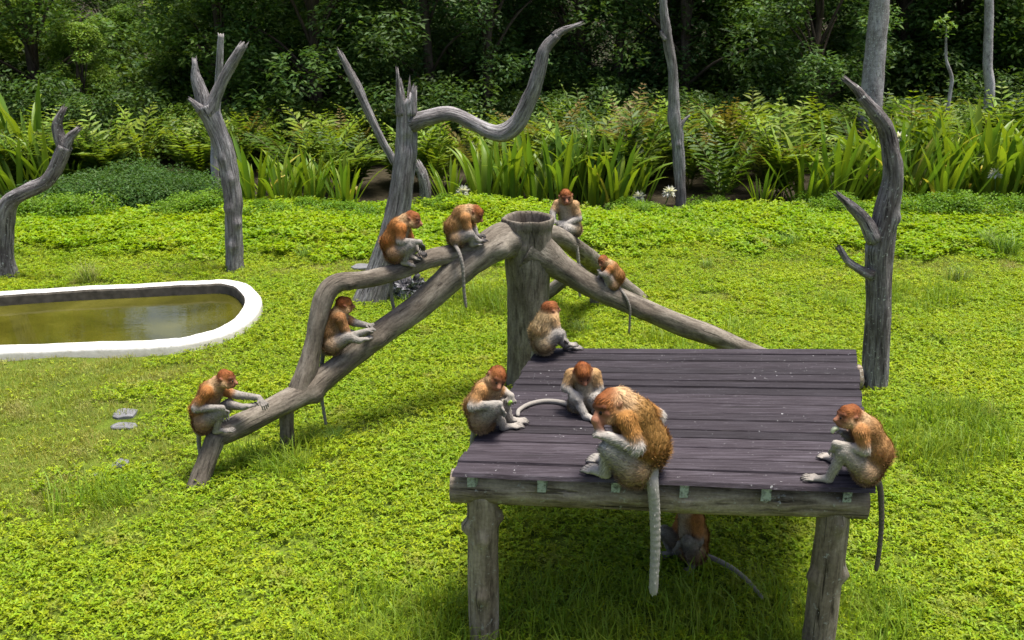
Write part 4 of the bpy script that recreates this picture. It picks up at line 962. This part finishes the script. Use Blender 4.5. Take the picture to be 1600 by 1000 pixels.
monkey('red orange monkey hunched on the upper branch beam in front of the leaning trunk', 10.2, 1.08, dict(
    pel=(616, 394, 0), mid=(613, 378, 0), chest=(623, 355, 0), neck=(634, 344, 0), head=(645, 342, 0), nose=(654, 351, -2),
    armN=[(627, 357, -9), (625, 377, -12), (656, 378, -9), (661, 393, -6)], armF=[(634, 357, 8), (643, 379, 10), (655, 391, 5), (667, 402, 0)],
    legN=[(617, 396, -8), (640, 384, -10), (631, 410, -8), (651, 416, -6)], legF=[(621, 393, 8), (646, 386, 8), (642, 402, 4), (657, 404, 2)],
    tail=[(612, 408, 6), (611, 435, 6), (612, 464, 6), (616, 486, 6)]), palm=DSKIN, back=(0.314, 0.134, 0.036), tail_c=(.2, .185, .16))
monkey('golden monkey bent over beside the hollow trunk with its tail hanging down', 10.62, 1.05, dict(
    pel=(713, 369, 0), mid=(711, 355, 0), chest=(722, 335, 0), neck=(733, 329, 0), head=(744, 333, -1), nose=(749, 345, -3),
    armN=[(727, 340, -9), (733, 364, -10), (749, 377, -8), (763, 374, -3)], armF=[(734, 340, 8), (740, 357, 8), (745, 368, 3), (761, 369, 2)],
    legN=[(714, 374, -8), (733, 366, -11), (738, 381, -8), (753, 381, -6)], legF=[(717, 372, 8), (737, 366, 8), (742, 375, 6), (758, 373, 5)],
    tail=[(708, 379, -9), (717, 394, -22), (723, 418, -26), (725, 454, -26), (728, 479, -26)]), palm=DSKIN, back=(0.325, 0.181, 0.070), tail_c=(.21, .19, .17))
monkey('pale chested monkey facing forward on the back beam, long grey tail hanging', 12.15, 1.12, dict(
    pel=(895, 357, 6), mid=(890, 341, 6), chest=(884, 323, 3), neck=(884, 312, 0), head=(884, 307, -7), nose=(886, 320, -16),
    armN=[(871, 319, 0), (864, 332, -4), (865, 344, -12), (871, 348, -15)], armF=[(898, 320, -2), (904, 341, -5), (880, 352, -14), (870, 354, -17)],
    legN=[(897, 358, -2), (886, 358, -16), (893, 374, -10), (881, 362, -18)], legF=[(890, 357, 0), (876, 352, -12), (880, 366, -8), (870, 356, -15)],
    tail=[(898, 371, 0), (902, 392, -3), (904, 413, -3), (905, 440, -3), (906, 462, -3)]), back=(0.400, 0.282, 0.154), limb=LGREY)
monkey('small young orange monkey on the lower right beam with knees drawn up', 11.06, .76, dict(
    pel=(960, 443, 0), mid=(964, 431, 0), chest=(956, 418, 0), neck=(949, 411, -1), head=(942, 407, -3), nose=(939, 416, -9),
    armN=[(953, 420, -9), (946, 430, -14), (937, 427, -10), (935, 420, -8)], armF=[(946, 418, 7), (939, 428, 4), (935, 434, 0), (931, 438, -2)],
    legN=[(958, 446, -7), (947, 428, -12), (949, 453, -9), (936, 447, -8)], legF=[(954, 444, 8), (942, 430, 6), (938, 443, 4), (926, 437, 2)],
    tail=[(967, 449, -3), (977, 462, -16), (984, 480, -19), (984, 500, -19), (983, 519, -19)]), h=.0065, back=(0.308, 0.142, 0.043), tail_c=(.2, .18, .16))
monkey('sandy backed monkey turned away on the far platform corner by the trunk', 8.28, .98, dict(
    pel=(848, 534, 0), mid=(848, 517, 0), chest=(854, 500, 2), neck=(857, 489, 3), head=(860, 483, 4), nose=(870, 487, 8),
    armN=[(864, 498, -2), (870, 514, -4), (878, 526, 2), (888, 537, 4)], armF=[(852, 498, 10), (866, 514, 14), (880, 528, 14), (890, 536, 14)],
    legN=[(851, 538, -7), (870, 523, -8), (885, 542, 0, Z), (913, 543, 0, Z-.01)], legF=[(852, 534, 8), (874, 522, 12), (884, 538, 10), (900, 538, 10)],
    tail=[(836, 545, 6), (832, 562, 8), (832, 590, 8)]), back=(0.411, 0.295, 0.154))
monkey('monkey with red cap on the platform edge by the trunk, elbow on knee', 6.72, .98, dict(
    pel=(753, 654, 0), mid=(749, 635, 2), chest=(760, 612, 2), neck=(768, 599, 0), head=(777, 589, -3), nose=(777, 605, -9),
    armN=[(751, 610, -7), (738, 635, -13), (780, 631, -15), (790, 651, -13)], armF=[(774, 607, 8), (786, 612, 12), (798, 618, 6), (800, 634, 2)],
    legN=[(751, 658, -7), (773, 637, -13), (787, 667, 0, Z), (820, 663, 0, Z-.01)], legF=[(758, 653, 8), (786, 631, 8), (797, 656, 0, Z), (828, 657, 0, Z-.01)],
    tail=[(742, 668, 2), (738, 690, 3), (738, 730, 3)]), back=(0.332, 0.194, 0.081), limb=(0.322, 0.293, 0.260))
monkey('monkey with bowed red head facing forward on the planks, tail curled beside it', 7.12, .95, dict(
    pel=(911, 628, 4), mid=(913, 611, 4), chest=(912, 592, 2), neck=(911, 581, -2), head=(911, 582, -9), nose=(914, 601, -13),
    armN=[(893, 585, -2), (884, 605, -5), (899, 617, -13), (908, 629, -14)], armF=[(929, 585, -2), (936, 606, -4), (932, 622, -10), (927, 632, -12)],
    legN=[(903, 634, 0), (899, 622, -12), (916, 651, 0, Z), (938, 657, 0, Z-.01)], legF=[(921, 632, 2), (930, 624, -10), (931, 643, 0, Z), (952, 648, 0, Z-.01)],
    tail=[(896, 634, 0, Z), (872, 628, 0, Z-.005), (848, 627, 0, Z-.005), (826, 632, 0, Z-.005), (811, 641, 0, Z-.005), (809, 649, 0, Z-.005)]), back=(0.354, 0.242, 0.117), limb=LGREY, tail_c=(.27, .25, .225))
monkey('large male monkey with long nose and golden brown back on the platform edge', 6.08, 1.36, dict(
    pel=(1000, 727, 0), mid=(1006, 694, 0), chest=(990, 652, 1), neck=(968, 634, 0), head=(951, 633, -2), nose=(941, 660, -6),
    armN=[(979, 657, -9), (995, 699, -14), (950, 682, -12), (925, 676, -10)], armF=[(1006, 640, 9), (1028, 650, 13), (1000, 672, 16), (972, 680, 10)],
    legN=[(990, 733, -7), (953, 702, -10), (944, 738, 0, Z+.01), (908, 729, 0, Z)], legF=[(997, 726, 8), (958, 697, 9), (950, 719, 0, Z+.01), (926, 716, 0, Z)],
    tail=[(1018, 736, -6), (1020, 760, -10), (1023, 800, -10), (1024, 850, -10), (1022, 900, -10), (1021, 924, -10)]), male=True, back=(0.268, 0.142, 0.039), limb=(0.346, 0.319, 0.288), tail_c=(.31, .295, .27), strands=16000)
monkey('brown monkey eating on the right hand platform edge, dark tail hanging outside', 5.97, .97, dict(
    pel=(1358, 732, 0), mid=(1368, 704, 0), chest=(1354, 672, 0), neck=(1340, 655, 0), head=(1326, 649, -1), nose=(1308, 660, -3),
    armN=[(1344, 674, -9), (1351, 704, -11), (1306, 693, -9), (1302, 713, -7)], armF=[(1336, 670, 9), (1338, 690, 11), (1318, 676, 5), (1305, 672, 1)],
    legN=[(1354, 738, -7), (1319, 706, -9), (1294, 748, 0, Z), (1249, 745, 0, Z-.01)], legF=[(1350, 733, 8), (1326, 698, 9), (1301, 716, 0, Z), (1276, 710, 0, Z-.01)],
    tail=[(1369, 746, 0), (1375, 762, -2), (1377, 790, -2), (1377, 824, -2), (1373, 866, -2), (1369, 890, -2)]), back=(0.303, 0.158, 0.058), limb=(0.339, 0.305, 0.268), tail_c=(.10, .085, .07))
monkey('monkey sitting on shaded grass beneath the platform, tail stretched out', 7.2, 1.02, dict(
    pel=(1086, 860, 0), mid=(1084, 836, 0), chest=(1080, 808, 0), neck=(1074, 793, 0), head=(1066, 783, -2), nose=(1052, 793, -5),
    armN=[(1090, 812, -9), (1092, 845, -12), (1062, 849, -14), (1052, 862, -12)], armF=[(1066, 810, 8), (1052, 838, 10), (1056, 856, 6), (1062, 866, 0)],
    legN=[(1086, 864, -8), (1074, 846, -18), (1082, 884, 0, .05), (1074, 898, 0, .03)], legF=[(1076, 860, 8), (1038, 830, 6), (1049, 862, 0, .05), (1034, 870, 0, .03)],
    tail=[(1102, 868, 0, .09), (1122, 876, 0, .10), (1146, 889, 0, .10), (1170, 909, 0, .10), (1191, 934, 0, .09)]), limb=(0.188, 0.166, 0.139))
# food held in two hands
def morsel(name, P, r, mat, lab):
    V, F, A = tube(P, r, seg=10, step=.01, rough=.08); b = np.array(P[0]); o = obj(name, mesh(name, V-b, F, mat)); o.location = b; tag(o, lab, 'food')
morsel('food_slice', [U(1300, 676, 5.93), U(1304, 670, 5.93), U(1310, 669, 5.94)], [.012, .015, .012], M['food'], 'pale fruit slice held to the mouth of the brown eating monkey')
morsel('food_piece', [U(795, 633, 6.72), U(797, 629, 6.72), U(800, 627, 6.72)], [.010, .013, .010], M['green_food'], 'green food piece dangling in the hand of the red capped monkey')
